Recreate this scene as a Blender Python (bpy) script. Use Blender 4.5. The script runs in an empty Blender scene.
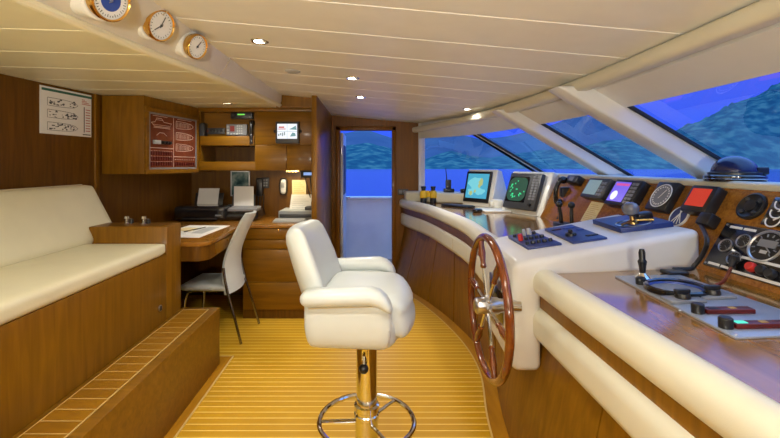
import bpy, bmesh, math, random
from mathutils import Vector, Matrix, noise
random.seed(7)
S = bpy.context.scene
COL = S.collection
R = math.radians
EYE = Vector((0, 0, 1.52))
F = 420.0

def at(x, y, s):                       # a photograph pixel at scale s (px per metre) -> point
    return Vector(((x - 370) / s, F / s, 1.52 - (y - 165) / s))

def on_plane(x, y, p0, n):             # sight line through a pixel meets a plane
    d = Vector(((x - 370) / F, 1, -(y - 165) / F))
    t = (Vector(p0) - EYE).dot(n) / d.dot(n)
    return EYE + d * t

def on_z(x, y, z):
    return on_plane(x, y, (0, 0, z), Vector((0, 0, 1)))

# ------------------------------------------------------------------ mesh helpers
def B():
    return bmesh.new()

def merge(dst, src, M=None):
    if M is not None:
        src.transform(M)
    me = bpy.data.meshes.new('tmp')
    src.to_mesh(me); src.free()
    dst.from_mesh(me)
    bpy.data.meshes.remove(me)
    return dst

def box(bm, c, d, M=None, bev=0.0, seg=2):
    t = B()
    bmesh.ops.create_cube(t, size=1.0)
    for v in t.verts:
        v.co = Vector((v.co.x * d[0] + c[0], v.co.y * d[1] + c[1], v.co.z * d[2] + c[2]))
    if bev > 0:
        bmesh.ops.bevel(t, geom=list(t.edges), offset=bev, segments=seg, affect='EDGES', profile=0.5)
    return merge(bm, t, M)

def bx(bm, x0, x1, y0, y1, z0, z1, bev=0.0, M=None, seg=2):
    return box(bm, ((x0+x1)/2, (y0+y1)/2, (z0+z1)/2), (abs(x1-x0), abs(y1-y0), abs(z1-z0)), M, bev, seg)

def rbox(bm, d, r, n=8, M=None, bulge=(0, 0, 0), fn=None):
    """soft box: rounded edges of radius r, faces puffed by bulge, optional fn(Vector)->Vector"""
    t = B()
    bmesh.ops.create_cube(t, size=2.0)
    bmesh.ops.subdivide_edges(t, edges=list(t.edges), cuts=n, use_grid_fill=True)
    h = [d[i] / 2 for i in range(3)]
    inn = [max(1e-4, h[i] - r) for i in range(3)]
    for v in t.verts:
        p = v.co.copy()
        q = Vector(); e = Vector()
        for i in range(3):
            a = max(-1, min(1, p[i]))
            a = math.copysign(1 - (1 - abs(a)) ** 1.6, a)
            q[i] = a * h[i]
            e[i] = max(-inn[i], min(inn[i], q[i]))
        k = q - e
        if k.length > 1e-9:
            q = e + k.normalized() * r
        u = [q[i] / h[i] for i in range(3)]
        for i in range(3):
            j, k2 = (i + 1) % 3, (i + 2) % 3
            q[i] += math.copysign(1, u[i]) * bulge[i] * abs(u[i]) * max(0, 1 - u[j] ** 2) * max(0, 1 - u[k2] ** 2)
        if fn:
            q = fn(q)
        v.co = q
    return merge(bm, t, M)

def lathe(bm, prof, n=24, M=None, cap=True):
    t = B()
    rings = []
    for r, z in prof:
        if r < 1e-6:
            rings.append([t.verts.new((0, 0, z))])
        else:
            rings.append([t.verts.new((r * math.cos(2*math.pi*i/n), r * math.sin(2*math.pi*i/n), z)) for i in range(n)])
    for a, b in zip(rings, rings[1:]):
        for i in range(n):
            j = (i + 1) % n
            if len(a) == 1 and len(b) == 1: continue
            if len(a) == 1: t.faces.new((a[0], b[j], b[i]))
            elif len(b) == 1: t.faces.new((a[i], a[j], b[0]))
            else: t.faces.new((a[i], a[j], b[j], b[i]))
    if cap:
        if len(rings[0]) > 1: t.faces.new(list(reversed(rings[0])))
        if len(rings[-1]) > 1: t.faces.new(rings[-1])
    bmesh.ops.recalc_face_normals(t, faces=list(t.faces))
    return merge(bm, t, M)

def cyl(bm, p0, p1, r, n=16, r1=None):
    p0, p1 = Vector(p0), Vector(p1)
    d = p1 - p0
    M = Matrix.Translation(p0) @ d.to_track_quat('Z', 'Y').to_matrix().to_4x4()
    return lathe(bm, [(r, 0), (r if r1 is None else r1, d.length)], n, M)

def spline(pts, k=8):
    pts = [Vector(p) for p in pts]
    out = []
    for i in range(len(pts) - 1):
        p0 = pts[i-1] if i > 0 else pts[i] * 2 - pts[i+1]
        p1, p2 = pts[i], pts[i+1]
        p3 = pts[i+2] if i + 2 < len(pts) else pts[i+1] * 2 - pts[i]
        for j in range(k):
            t = j / k
            out.append(0.5 * (2*p1 + (p2-p0)*t + (2*p0-5*p1+4*p2-p3)*t*t + (3*p1-p0-3*p2+p3)*t*t*t))
    out.append(pts[-1])
    return out

def tube(bm, pts, r, n=8, closed=False):
    pts = [Vector(p) for p in pts]
    m = len(pts)
    rr = r if isinstance(r, (list, tuple)) else [r] * m
    t = B()
    rings = []
    up = None
    for i in range(m):
        if closed: tan = (pts[(i+1) % m] - pts[i-1]).normalized()
        else: tan = (pts[min(i+1, m-1)] - pts[max(i-1, 0)]).normalized()
        if up is None:
            a = Vector((0, 0, 1)) if abs(tan.z) < 0.9 else Vector((1, 0, 0))
            up = (a - tan * a.dot(tan)).normalized()
        else:
            up = (up - tan * up.dot(tan)).normalized()
        s = tan.cross(up)
        rings.append([t.verts.new(pts[i] + (up*math.cos(2*math.pi*j/n) + s*math.sin(2*math.pi*j/n)) * rr[i]) for j in range(n)])
    prs = list(zip(rings, rings[1:]))
    if closed: prs.append((rings[-1], rings[0]))
    for a, b in prs:
        for j in range(n):
            t.faces.new((a[j], a[(j+1) % n], b[(j+1) % n], b[j]))
    if not closed:
        t.faces.new(list(reversed(rings[0]))); t.faces.new(rings[-1])
    bmesh.ops.recalc_face_normals(t, faces=list(t.faces))
    return merge(bm, t)

def sweep(bm, path, prof, closed_prof=True):
    """profile (u,v): u to the right of travel (horizontal), v up"""
    path = [Vector(p) for p in path]
    t = B(); rings = []
    m = len(path)
    for i in range(m):
        tan = path[min(i+1, m-1)] - path[max(i-1, 0)]
        tan.z = 0; tan.normalize()
        rt = Vector((tan.y, -tan.x, 0))
        rings.append([t.verts.new(path[i] + rt*u + Vector((0, 0, v))) for u, v in prof])
    n = len(prof)
    for a, b in zip(rings, rings[1:]):
        for j in range(n if closed_prof else n - 1):
            t.faces.new((a[j], a[(j+1) % n], b[(j+1) % n], b[j]))
    if closed_prof:
        t.faces.new(list(reversed(rings[0]))); t.faces.new(rings[-1])
    bmesh.ops.recalc_face_normals(t, faces=list(t.faces))
    return merge(bm, t)

def rrect(w, h, r, n=5):
    out = []
    for cx, cy, a0 in ((w/2-r, h/2-r, 0), (-w/2+r, h/2-r, 90), (-w/2+r, -h/2+r, 180), (w/2-r, -h/2+r, 270)):
        for i in range(n + 1):
            a = R(a0 + 90*i/n)
            out.append((cx + r*math.cos(a), cy + r*math.sin(a)))
    return out

def prism(bm, poly, h0, h1, M=None, bev=0.0, seg=3):
    """polygon in local xy, extruded along local z"""
    t = B()
    a = [t.verts.new((x, y, h0)) for x, y in poly]
    b = [t.verts.new((x, y, h1)) for x, y in poly]
    n = len(poly)
    t.faces.new(list(reversed(a))); t.faces.new(b)
    for i in range(n):
        t.faces.new((a[i], a[(i+1) % n], b[(i+1) % n], b[i]))
    bmesh.ops.recalc_face_normals(t, faces=list(t.faces))
    if bev:
        bmesh.ops.bevel(t, geom=list(t.edges), offset=bev, segments=seg, affect='EDGES', profile=0.5)
    return merge(bm, t, M)

XZ = Matrix(((1, 0, 0, 0), (0, 0, 1, 0), (0, 1, 0, 0), (0, 0, 0, 1)))   # local (x,y,z) -> world (x, z, y): profile in XZ, extruded along Y

def loft(bm, rows, thick=0.0):
    t = B()
    vs = [[t.verts.new(p) for p in r] for r in rows]
    for a, b in zip(vs, vs[1:]):
        for i in range(len(a) - 1):
            t.faces.new((a[i], a[i+1], b[i+1], b[i]))
    if thick:
        bmesh.ops.recalc_face_normals(t, faces=list(t.faces))
        bmesh.ops.solidify(t, geom=list(t.faces), thickness=thick)
    return merge(bm, t)

def frame(o, ex, ey):
    ex = Vector(ex).normalized(); ey = Vector(ey).normalized(); ez = ex.cross(ey).normalized()
    o = Vector(o)
    return Matrix(((ex.x, ey.x, ez.x, o.x), (ex.y, ey.y, ez.y, o.y), (ex.z, ey.z, ez.z, o.z), (0, 0, 0, 1)))

def facing(o, phi, tilt=0):            # local z looks out along compass angle phi, leaning back by tilt; x right, y up
    p, t = R(phi), R(tilt)
    ez0 = Vector((math.cos(p), math.sin(p), 0)); up = Vector((0, 0, 1))
    ex = Vector((-math.sin(p), math.cos(p), 0))
    return frame(o, ex, up*math.cos(t) - ez0*math.sin(t))

def TR(x, y, z): return Matrix.Translation((x, y, z))
def RZ(a): return Matrix.Rotation(R(a), 4, 'Z')
def RX(a): return Matrix.Rotation(R(a), 4, 'X')
def RY(a): return Matrix.Rotation(R(a), 4, 'Y')

# ------------------------------------------------------------------ objects
WL = {}
def link_mesh(name, pieces, origin, ang=35):
    me = bpy.data.meshes.new(name)
    full = B()
    mats = []
    for bm, m in pieces:
        if m not in mats: mats.append(m)
        k = mats.index(m)
        for f in bm.faces: f.material_index = k
        merge(full, bm)
    full.transform(Matrix.Translation(-origin))
    full.to_mesh(me); full.free()
    for m in mats: me.materials.append(m)
    me.polygons.foreach_set('use_smooth', [True] * len(me.polygons))
    me.set_sharp_from_angle(angle=R(ang))
    o = bpy.data.objects.new(name, me)
    COL.objects.link(o)
    return o

def pc(pieces):
    return [pieces] if isinstance(pieces, tuple) else pieces

def thing(name, label, cat, loc, group=None):
    o = bpy.data.objects.new(name, None)
    o.empty_display_size = 0.05
    COL.objects.link(o)
    o.location = loc
    WL[o.name] = Vector(loc)
    o['label'] = label; o['category'] = cat
    if group: o['group'] = group
    return o

def part(name, pieces, parent, label=None, ang=35):
    o = link_mesh(name, pc(pieces), WL[parent.name], ang)
    o.parent = parent
    WL[o.name] = WL[parent.name]
    if label: o['label'] = label
    return o

def solo(name, pieces, loc, label, cat, group=None, ang=35):
    o = link_mesh(name, pc(pieces), Vector(loc), ang)
    o.location = loc
    WL[o.name] = Vector(loc)
    o['label'] = label; o['category'] = cat
    if group: o['group'] = group
    return o

def struct(name, pieces, parent=None, ang=35, kind='structure'):
    if parent is not None:
        return part(name, pieces, parent, ang=ang)
    o = link_mesh(name, pc(pieces), Vector((0, 0, 0)), ang)
    o['kind'] = kind
    WL[o.name] = Vector((0, 0, 0))
    return o

# ------------------------------------------------------------------ materials
def nmat(name):
    m = bpy.data.materials.new(name); m.use_nodes = True
    nt = m.node_tree
    return m, nt, nt.nodes['Principled BSDF']

def plain(name, col, rough=0.5, metal=0.0, spec=0.5, coat=0.0, bump=0.0, bscale=200, vary=0.06, vscale=6):
    m, nt, b = nmat(name)
    b.inputs['Roughness'].default_value = rough
    b.inputs['Metallic'].default_value = metal
    b.inputs['Specular IOR Level'].default_value = spec
    b.inputs['Coat Weight'].default_value = coat
    b.inputs['Coat Roughness'].default_value = 0.08
    tc = nt.nodes.new('ShaderNodeTexCoord')
    nz = nt.nodes.new('ShaderNodeTexNoise'); nz.inputs['Scale'].default_value = vscale
    nt.links.new(tc.outputs['Object'], nz.inputs['Vector'])
    mx = nt.nodes.new('ShaderNodeMix'); mx.data_type = 'RGBA'
    mx.inputs['A'].default_value = [c*(1-vary) for c in col] + [1]
    mx.inputs['B'].default_value = [min(1, c*(1+vary)) for c in col] + [1]
    nt.links.new(nz.outputs['Fac'], mx.inputs['Factor'])
    nt.links.new(mx.outputs['Result'], b.inputs['Base Color'])
    if bump:
        n2 = nt.nodes.new('ShaderNodeTexNoise'); n2.inputs['Scale'].default_value = bscale
        nt.links.new(tc.outputs['Object'], n2.inputs['Vector'])
        bp = nt.nodes.new('ShaderNodeBump'); bp.inputs['Strength'].default_value = bump; bp.inputs['Distance'].default_value = 0.002
        nt.links.new(n2.outputs['Fac'], bp.inputs['Height']); nt.links.new(bp.outputs['Normal'], b.inputs['Normal'])
    return m

def emit(name, col, st):
    m, nt, b = nmat(name)
    b.inputs['Base Color'].default_value = (0.02, 0.02, 0.02, 1)
    b.inputs['Roughness'].default_value = 0.25
    b.inputs['Emission Color'].default_value = (*col, 1)
    b.inputs['Emission Strength'].default_value = st
    return m

def wood(name, c1, c2, scale=(14, 14, 1.2), rough=0.38, coat=0.08, burl=False, spec=0.22):
    m, nt, b = nmat(name)
    tc = nt.nodes.new('ShaderNodeTexCoord')
    mp = nt.nodes.new('ShaderNodeMapping'); mp.inputs['Scale'].default_value = scale
    nt.links.new(tc.outputs['Object'], mp.inputs['Vector'])
    nz = nt.nodes.new('ShaderNodeTexNoise')
    nz.inputs['Scale'].default_value = 2.2 if not burl else 9
    nz.inputs['Detail'].default_value = 8
    nz.inputs['Distortion'].default_value = 0.6 if not burl else 3.0
    nt.links.new(mp.outputs['Vector'], nz.inputs['Vector'])
    rp = nt.nodes.new('ShaderNodeValToRGB')
    rp.color_ramp.elements[0].position = 0.3; rp.color_ramp.elements[0].color = (*c1, 1)
    rp.color_ramp.elements[1].position = 0.72; rp.color_ramp.elements[1].color = (*c2, 1)
    nt.links.new(nz.outputs['Fac'], rp.inputs['Fac'])
    nt.links.new(rp.outputs['Color'], b.inputs['Base Color'])
    b.inputs['Roughness'].default_value = rough
    b.inputs['Coat Weight'].default_value = coat
    b.inputs['Coat Roughness'].default_value = 0.12
    b.inputs['Specular IOR Level'].default_value = spec
    return m

def striped(name, c1, c2, line, period, width, rough=0.3, coat=0.3, axis='Y'):
    """planks laid across, with thin pale caulk lines every `period`"""
    m, nt, b = nmat(name)
    N, L = nt.nodes, nt.links
    tc = N.new('ShaderNodeTexCoord'); sp = N.new('ShaderNodeSeparateXYZ')
    L.new(tc.outputs['Object'], sp.inputs['Vector'])
    mu = N.new('ShaderNodeMath'); mu.operation = 'DIVIDE'; mu.inputs[1].default_value = period
    L.new(sp.outputs[axis], mu.inputs[0])
    fr = N.new('ShaderNodeMath'); fr.operation = 'FRACT'; L.new(mu.outputs[0], fr.inputs[0])
    lt = N.new('ShaderNodeMath'); lt.operation = 'LESS_THAN'; lt.inputs[1].default_value = width / period
    L.new(fr.outputs[0], lt.inputs[0])
    fl = N.new('ShaderNodeMath'); fl.operation = 'FLOOR'; L.new(mu.outputs[0], fl.inputs[0])
    wn = N.new('ShaderNodeTexWhiteNoise'); wn.noise_dimensions = '1D'; L.new(fl.outputs[0], wn.inputs['W'])
    mp = N.new('ShaderNodeMapping'); mp.inputs['Scale'].default_value = (2, 25, 25) if axis == 'Y' else (25, 2, 25)
    L.new(tc.outputs['Object'], mp.inputs['Vector'])
    nz = N.new('ShaderNodeTexNoise'); nz.inputs['Scale'].default_value = 2; nz.inputs['Detail'].default_value = 6
    L.new(mp.outputs['Vector'], nz.inputs['Vector'])
    av = N.new('ShaderNodeMath'); av.operation = 'MULTIPLY_ADD'; av.inputs[1].default_value = 0.5
    L.new(wn.outputs['Value'], av.inputs[0])
    hf = N.new('ShaderNodeMath'); hf.operation = 'MULTIPLY'; hf.inputs[1].default_value = 0.5; L.new(nz.outputs['Fac'], hf.inputs[0])
    L.new(hf.outputs[0], av.inputs[2])
    mx = N.new('ShaderNodeMix'); mx.data_type = 'RGBA'
    mx.inputs['A'].default_value = (*c1, 1); mx.inputs['B'].default_value = (*c2, 1)
    L.new(av.outputs[0], mx.inputs['Factor'])
    m2 = N.new('ShaderNodeMix'); m2.data_type = 'RGBA'
    L.new(lt.outputs[0], m2.inputs['Factor']); L.new(mx.outputs['Result'], m2.inputs['A'])
    m2.inputs['B'].default_value = (*line, 1)
    L.new(m2.outputs['Result'], b.inputs['Base Color'])
    b.inputs['Roughness'].default_value = rough
    b.inputs['Coat Weight'].default_value = coat
    b.inputs['Specular IOR Level'].default_value = 0.3
    b.inputs['Coat Roughness'].default_value = 0.15
    return m

W_CAB = wood('cherry_veneer', (0.165, 0.070, 0.0025), (0.25, 0.111, 0.005))
W_CABH = wood('cherry_veneer_level', (0.165, 0.070, 0.0025), (0.25, 0.111, 0.005), scale=(1.2, 14, 14))
W_DARK = wood('mahogany_wall', (0.10, 0.040, 0.0025), (0.165, 0.068, 0.004))
W_DOOR = wood('cherry_door_wall', (0.15, 0.055, 0.0035), (0.22, 0.085, 0.006))
W_DESK = wood('polished_desk_top', (0.24, 0.095, 0.012), (0.36, 0.16, 0.022), scale=(1.5, 12, 12), rough=0.18, coat=0.6)
W_GLOSS = wood('lacquered_console_top', (0.23, 0.10, 0.014), (0.34, 0.155, 0.024), scale=(10, 1.2, 10), rough=0.12, coat=1.0)
W_BURL = wood('burl_dashboard', (0.20, 0.066, 0.006), (0.42, 0.18, 0.022), scale=(3, 3, 3), rough=0.25, coat=0.4, burl=True)
W_RIM = wood('varnished_wheel_wood', (0.10, 0.022, 0.004), (0.22, 0.055, 0.010), scale=(6, 6, 6), rough=0.15, coat=1.0)
FLOORM = striped('teak_holly_floor', (0.53, 0.275, 0.008), (0.67, 0.365, 0.012), (0.90, 0.66, 0.16), 0.060, 0.0065, rough=0.42, coat=0.02)
TREAD = striped('teak_tread', (0.23, 0.098, 0.004), (0.31, 0.140, 0.007), (0.62, 0.44, 0.16), 0.085, 0.0045, rough=0.38, coat=0.05)
W_MARGIN = wood('teak_margin', (0.36, 0.155, 0.007), (0.48, 0.22, 0.012), scale=(8, 1.5, 8))
HOLLY = plain('holly_line', (0.66, 0.46, 0.16), 0.4)
CEIL = plain('cream_ceiling_panel', (0.86, 0.85, 0.80), 0.45, bump=0.04, bscale=60)
SOFFIT = plain('cream_soffit_panel', (0.86, 0.82, 0.60), 0.4, bump=0.04, bscale=60)
CREAM = plain('cream_leather', (0.70, 0.67, 0.53), 0.42, bump=0.12, bscale=260, coat=0.05)
WHITEL = plain('white_leather', (0.60, 0.64, 0.62), 0.36, bump=0.10, bscale=260, coat=0.12)
SOFA = plain('ivory_upholstery', (0.70, 0.66, 0.47), 0.5, bump=0.25, bscale=60)
PIPING = plain('ivory_piping', (0.55, 0.48, 0.32), 0.6)
WHITEP = plain('white_moulding', (0.75, 0.74, 0.70), 0.4, coat=0.1)
HOUSE = plain('white_instrument_housing', (0.80, 0.78, 0.68), 0.35, coat=0.2)
CHROME = plain('chrome', (0.72, 0.72, 0.72), 0.10, 1.0, vary=0.0)
STEEL = plain('brushed_steel', (0.55, 0.55, 0.56), 0.28, 1.0, vary=0.03)
BRASS = plain('polished_brass', (0.80, 0.47, 0.12), 0.16, 1.0, vary=0.02)
BLACK = plain('black_plastic', (0.012, 0.012, 0.014), 0.35)
BLACKG = plain('black_gloss', (0.008, 0.008, 0.010), 0.12, coat=0.5)
DGREY = plain('dark_grey_plastic', (0.045, 0.048, 0.055), 0.4)
GREY = plain('grey_plastic', (0.22, 0.23, 0.25), 0.4)
LGREY = plain('light_grey_plastic', (0.48, 0.49, 0.50), 0.4)
PAPER = plain('white_paper', (0.86, 0.86, 0.84), 0.7)
PAPERY = plain('yellowed_paper', (0.80, 0.66, 0.34), 0.7)
INK = plain('dark_print', (0.06, 0.07, 0.08), 0.7)
INKG = plain('green_print', (0.03, 0.14, 0.10), 0.7)
INKR = plain('red_print', (0.5, 0.12, 0.10), 0.7)
YELLOW = plain('yellow_rubber', (0.80, 0.50, 0.02), 0.5)
REDP = plain('red_plastic', (0.60, 0.03, 0.02), 0.35)
DRED = plain('dark_red_label', (0.10, 0.010, 0.008), 0.4)
GOLDL = plain('gold_label', (0.55, 0.33, 0.06), 0.4)
WMARK = plain('white_marking', (0.80, 0.80, 0.78), 0.5)
NAVY = plain('blue_panel', (0.010, 0.030, 0.17), 0.4, coat=0.0)
TGREY = plain('terminal_grey', (0.30, 0.32, 0.33), 0.45)
DCHROME = plain('dark_chrome', (0.32, 0.32, 0.34), 0.18, 1.0, vary=0.0)
BALLG = plain('smoky_grey_ball', (0.16, 0.17, 0.20), 0.2, coat=0.4)
BRASSD = plain('aged_brass', (0.42, 0.28, 0.10), 0.3, 1.0, vary=0.05)
PLATE = plain('blue_grey_alloy_plate', (0.34, 0.38, 0.46), 0.35, 0.3)
MIMIC = wood('brown_mimic_board', (0.14, 0.034, 0.016), (0.22, 0.055, 0.026), scale=(8, 8, 8), rough=0.25, coat=0.5)
PINK = plain('pale_mimic_line', (0.70, 0.50, 0.42), 0.5)
DIALB = plain('blue_dial_paint', (0.03, 0.07, 0.35), 0.4)
DIALW = plain('white_dial', (0.82, 0.82, 0.80), 0.4)
RUBBER = plain('rubber_gasket', (0.015, 0.016, 0.018), 0.5)
DOME = plain('blue_black_dome', (0.008, 0.014, 0.07), 0.2, coat=0.2)
REDCORD = plain('red_brown_coil', (0.16, 0.025, 0.015), 0.45)
ALU = plain('pale_door_leaf', (0.62, 0.64, 0.68), 0.35)
HULL = plain('white_bulwark', (0.75, 0.77, 0.80), 0.4)
DECKM = striped('deck_teak', (0.35, 0.27, 0.2), (0.42, 0.33, 0.24), (0.06, 0.06, 0.06), 0.06, 0.006, rough=0.6, coat=0)
SHADE = plain('dark_recess', (0.03, 0.012, 0.004), 0.7)
BULB2 = emit('fill_lamp_glow', (1.0, 0.86, 0.62), 3)  # glow of the added fill lamps on the aft wall
BULB = emit('lamp_bulb', (1.0, 0.93, 0.80), 25)
SCR_G = emit('radar_green', (0.05, 0.9, 0.35), 0.9)
SCR_GD = emit('radar_field', (0.02, 0.10, 0.06), 0.7)
SCR_C = emit('chart_sea', (0.07, 0.42, 0.62), 0.9)
SCR_C2 = emit('chart_shallow', (0.20, 0.66, 0.75), 0.9)
SCR_L = emit('chart_land', (0.52, 0.60, 0.24), 0.8)
SCR_W = emit('screen_white', (0.85, 0.90, 1.0), 1.0)
SCR_P = emit('screen_violet', (0.16, 0.10, 0.75), 1.0)
SCR_M = emit('screen_magenta', (0.75, 0.08, 0.42), 0.8)
SCR_R = emit('screen_red', (0.85, 0.05, 0.02), 0.6)
SCR_DR = emit('small_red_screen', (0.6, 0.04, 0.03), 0.3)
SCR_B = emit('screen_blue', (0.16, 0.36, 0.85), 0.8)
SCR_LG = emit('screen_grey_green', (0.30, 0.42, 0.42), 0.6)
SCR_T = emit('screen_teal', (0.15, 0.35, 0.38), 0.8)
LED_G = emit('green_digits', (0.2, 0.9, 0.1), 0.9)
LED_C = emit('cyan_lamp', (0.1, 0.9, 0.65), 1.0)

def glass_mat(name, tint=(0.90, 0.95, 1.0), strength=0.7):
    m, nt, b = nmat(name)
    N, L = nt.nodes, nt.links
    N.remove(b)
    out = N['Material Output']
    tr = N.new('ShaderNodeBsdfTransparent'); tr.inputs['Color'].default_value = (*tint, 1)
    gl = N.new('ShaderNodeBsdfGlossy'); gl.inputs['Roughness'].default_value = 0.0
    fz = N.new('ShaderNodeFresnel'); fz.inputs['IOR'].default_value = 1.45
    k = N.new('ShaderNodeMath'); k.operation = 'MULTIPLY'; k.inputs[1].default_value = strength
    L.new(fz.outputs[0], k.inputs[0])
    mx = N.new('ShaderNodeMixShader')
    L.new(k.outputs[0], mx.inputs['Fac']); L.new(tr.outputs[0], mx.inputs[1]); L.new(gl.outputs[0], mx.inputs[2])
    L.new(mx.outputs[0], out.inputs['Surface'])
    return m
GLASS = glass_mat('window_glass', (0.97, 0.985, 1.0), 0.13)

def terrain_mat(name, c1, c2, c3, scale):
    m, nt, b = nmat(name)
    N, L = nt.nodes, nt.links
    tc = N.new('ShaderNodeTexCoord')
    nz = N.new('ShaderNodeTexNoise'); nz.inputs['Scale'].default_value = scale; nz.inputs['Detail'].default_value = 6
    L.new(tc.outputs['Object'], nz.inputs['Vector'])
    rp = N.new('ShaderNodeValToRGB')
    rp.color_ramp.elements[0].position = 0.38; rp.color_ramp.elements[0].color = (*c1, 1)
    rp.color_ramp.elements[1].position = 0.62; rp.color_ramp.elements[1].color = (*c3, 1)
    e = rp.color_ramp.elements.new(0.5); e.color = (*c2, 1)
    L.new(nz.outputs['Fac'], rp.inputs['Fac']); L.new(rp.outputs['Color'], b.inputs['Base Color'])
    b.inputs['Roughness'].default_value = 1.0
    b.inputs['Specular IOR Level'].default_value = 0.0
    return m
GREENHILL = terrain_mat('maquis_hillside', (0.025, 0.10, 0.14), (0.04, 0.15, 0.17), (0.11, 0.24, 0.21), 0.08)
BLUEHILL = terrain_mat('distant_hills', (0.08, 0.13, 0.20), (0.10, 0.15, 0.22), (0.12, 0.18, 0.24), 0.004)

def sea_mat():
    m, nt, b = nmat('evening_sea')
    N, L = nt.nodes, nt.links
    b.inputs['Base Color'].default_value = (0.012, 0.07, 0.36, 1)
    b.inputs['Roughness'].default_value = 0.25
    tc = N.new('ShaderNodeTexCoord')
    nz = N.new('ShaderNodeTexNoise'); nz.inputs['Scale'].default_value = 0.6; nz.inputs['Detail'].default_value = 4
    L.new(tc.outputs['Object'], nz.inputs['Vector'])
    bp = N.new('ShaderNodeBump'); bp.inputs['Strength'].default_value = 0.5; bp.inputs['Distance'].default_value = 0.4
    L.new(nz.outputs['Fac'], bp.inputs['Height']); L.new(bp.outputs['Normal'], b.inputs['Normal'])
    return m
SEA = sea_mat()
# ------------------------------------------------------------------ curves that shape the wheelhouse
def interp(tab, y):
    tab = sorted(tab)
    if y <= tab[0][0]: return tab[0][1]
    for i in range(len(tab) - 1):
        (a, b), (c, d) = tab[i], tab[i+1]
        if y <= c:
            t = (y - a) / (c - a)
            m0 = (tab[i+1][1]-tab[i-1][1])/(tab[i+1][0]-tab[i-1][0]) if i > 0 else (d-b)/(c-a)
            m1 = (tab[i+2][1]-b)/(tab[i+2][0]-a) if i+2 < len(tab) else (d-b)/(c-a)
            h = c - a
            return (2*t**3-3*t*t+1)*b + (t**3-2*t*t+t)*h*m0 + (-2*t**3+3*t*t)*d + (t**3-t*t)*h*m1
    return tab[-1][1]

def lin(tab, y):
    tab = sorted(tab)
    if y <= tab[0][0]: return tab[0][1]
    for (a, b), (c, d) in zip(tab, tab[1:]):
        if y <= c: return b + (d-b)*(y-a)/(c-a)
    return tab[-1][1]

def ceil_z(x): return 2.16 - 0.09 * x
HX = [(-1.7, 1.00), (.3, 1.27), (1.3, 1.345), (2.5, 1.37), (3.7, 1.27), (4.84, 1.03), (5.4, .85), (5.83, .70)]
def hx(y): return interp(HX, y)
RAKE = 1.7
def gx(y, z): return hx(y) + RAKE * (2.0 - z)
WALL = [(-1.7, -2.55), (2.0, -2.55), (2.8, -2.47), (3.5, -2.38), (3.65, -2.36), (4.2, -2.22), (4.98, -2.08)]
def wx(y): return lin(WALL, y)
SOF = 2.13
BL = [(-1.7, -1.28), (.6, -1.28), (1.45, -1.21), (2.1, -1.13), (2.71, -1.03), (3.4, -.97), (4.34, -.93)]
def bz(y): return lin([(-1.7, 2.09), (2.7, 2.09), (4.34, 2.13)], y)
def sofz(x, y):
    return 2.13 + (bz(y) - 2.13) * max(0, min(1, (x - wx(y)) / (blx(y) - wx(y))))
def blx(y): return interp(BL, y)
def fr(a, b, n): return [a + (b-a)*i/n for i in range(n+1)]

# ------------------------------------------------------------------ floor and walls
b = B(); bx(b, -2.6, 2.9, -1.7, 5.9, -0.06, 0.0)
struct('floor', (b, FLOORM))

b = B()
wy = (-1.7, .2, 2.0, 2.8, 3.5, 4.2, 4.98)
prism(b, [(wx(y), y) for y in wy] + [(wx(y)-.06, y) for y in wy[::-1]], 0, 2.4)
struct('wall_left', (b, W_DARK))
b = B(); bx(b, -2.6, 2.9, -1.78, -1.7, 0, 2.5)
struct('wall_front', (b, W_DARK))

b = B()
YB = 5.83
bx(b, -.60, -.42, YB, YB+.08, 0, 2.3)
bx(b, -.42, .31, YB, YB+.08, 2.0, 2.3)
bx(b, .31, .67, YB, YB+.08, 0, 2.2)
struct('wall_back', (b, W_DOOR))
b = B(); bx(b, .67, .76, YB-.03, YB+.08, 0, 2.15, bev=.008)
struct('trim_window_post', (b, WHITEP))
b = B()
bx(b, -2.15, -.55, 4.92, 4.98, 0, 2.3)
struct('wall_nook', (b, W_DARK))
b = B(); bx(b, -.58, -.53, 4.17, YB, 0, 2.24, bev=.004)
struct('wall_partition', (b, W_CAB))
b = B(); bx(b, -.97, -.53, 4.335, 4.37, 2.11, 2.26); bx(b, -.94, -.53, 4.31, 4.34, 2.115, 2.13)
struct('trim_nook_fascia', (b, W_CAB))
# corner trim on the port wall beside the wall cabinet
b = B(); bx(b, -2.42, -2.345, 3.59, 3.648, 1.08, SOF, bev=.006)
struct('trim_wall_corner', (b, W_CAB))

# door casing, threshold and the open leaf
b = B()
for x0, x1, z0, z1 in ((-.475, -.415, 0, 2.055), (.305, .36, 0, 2.055), (-.475, .36, 2.0, 2.055)):
    bx(b, x0, x1, YB-.025, YB+.09, z0, z1, bev=.006)
dr = struct('door_1', (b, W_DOOR))
b = B(); bx(b, -.42, .31, YB-.02, YB+.12, 0, .035, bev=.006)
part('threshold', (b, STEEL), dr)
b = B(); bx(b, -.412, -.375, YB+.03, YB+.74, .05, 1.97, bev=.006)
b2 = B(); bx(b2, -.376, -.366, YB+.10, YB+.62, 1.1, 1.8, bev=.004)
lf = part('door_leaf', [(b, ALU), (b2, DGREY)], dr, label='pale door leaf swung open outwards')
b = B()
for z in (.35, 1.0, 1.72): cyl(b, (-.395, YB+.02, z-.05), (-.395, YB+.02, z+.05), .012, 10)
part('hinge', (b, STEEL), dr)
b = B(); cyl(b, (-.37, YB+.66, 1.02), (-.31, YB+.66, 1.02), .010, 10); cyl(b, (-.315, YB+.67, 1.02), (-.315, YB+.55, 1.02), .011, 10)
part('handle', (b, CHROME), dr)

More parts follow.
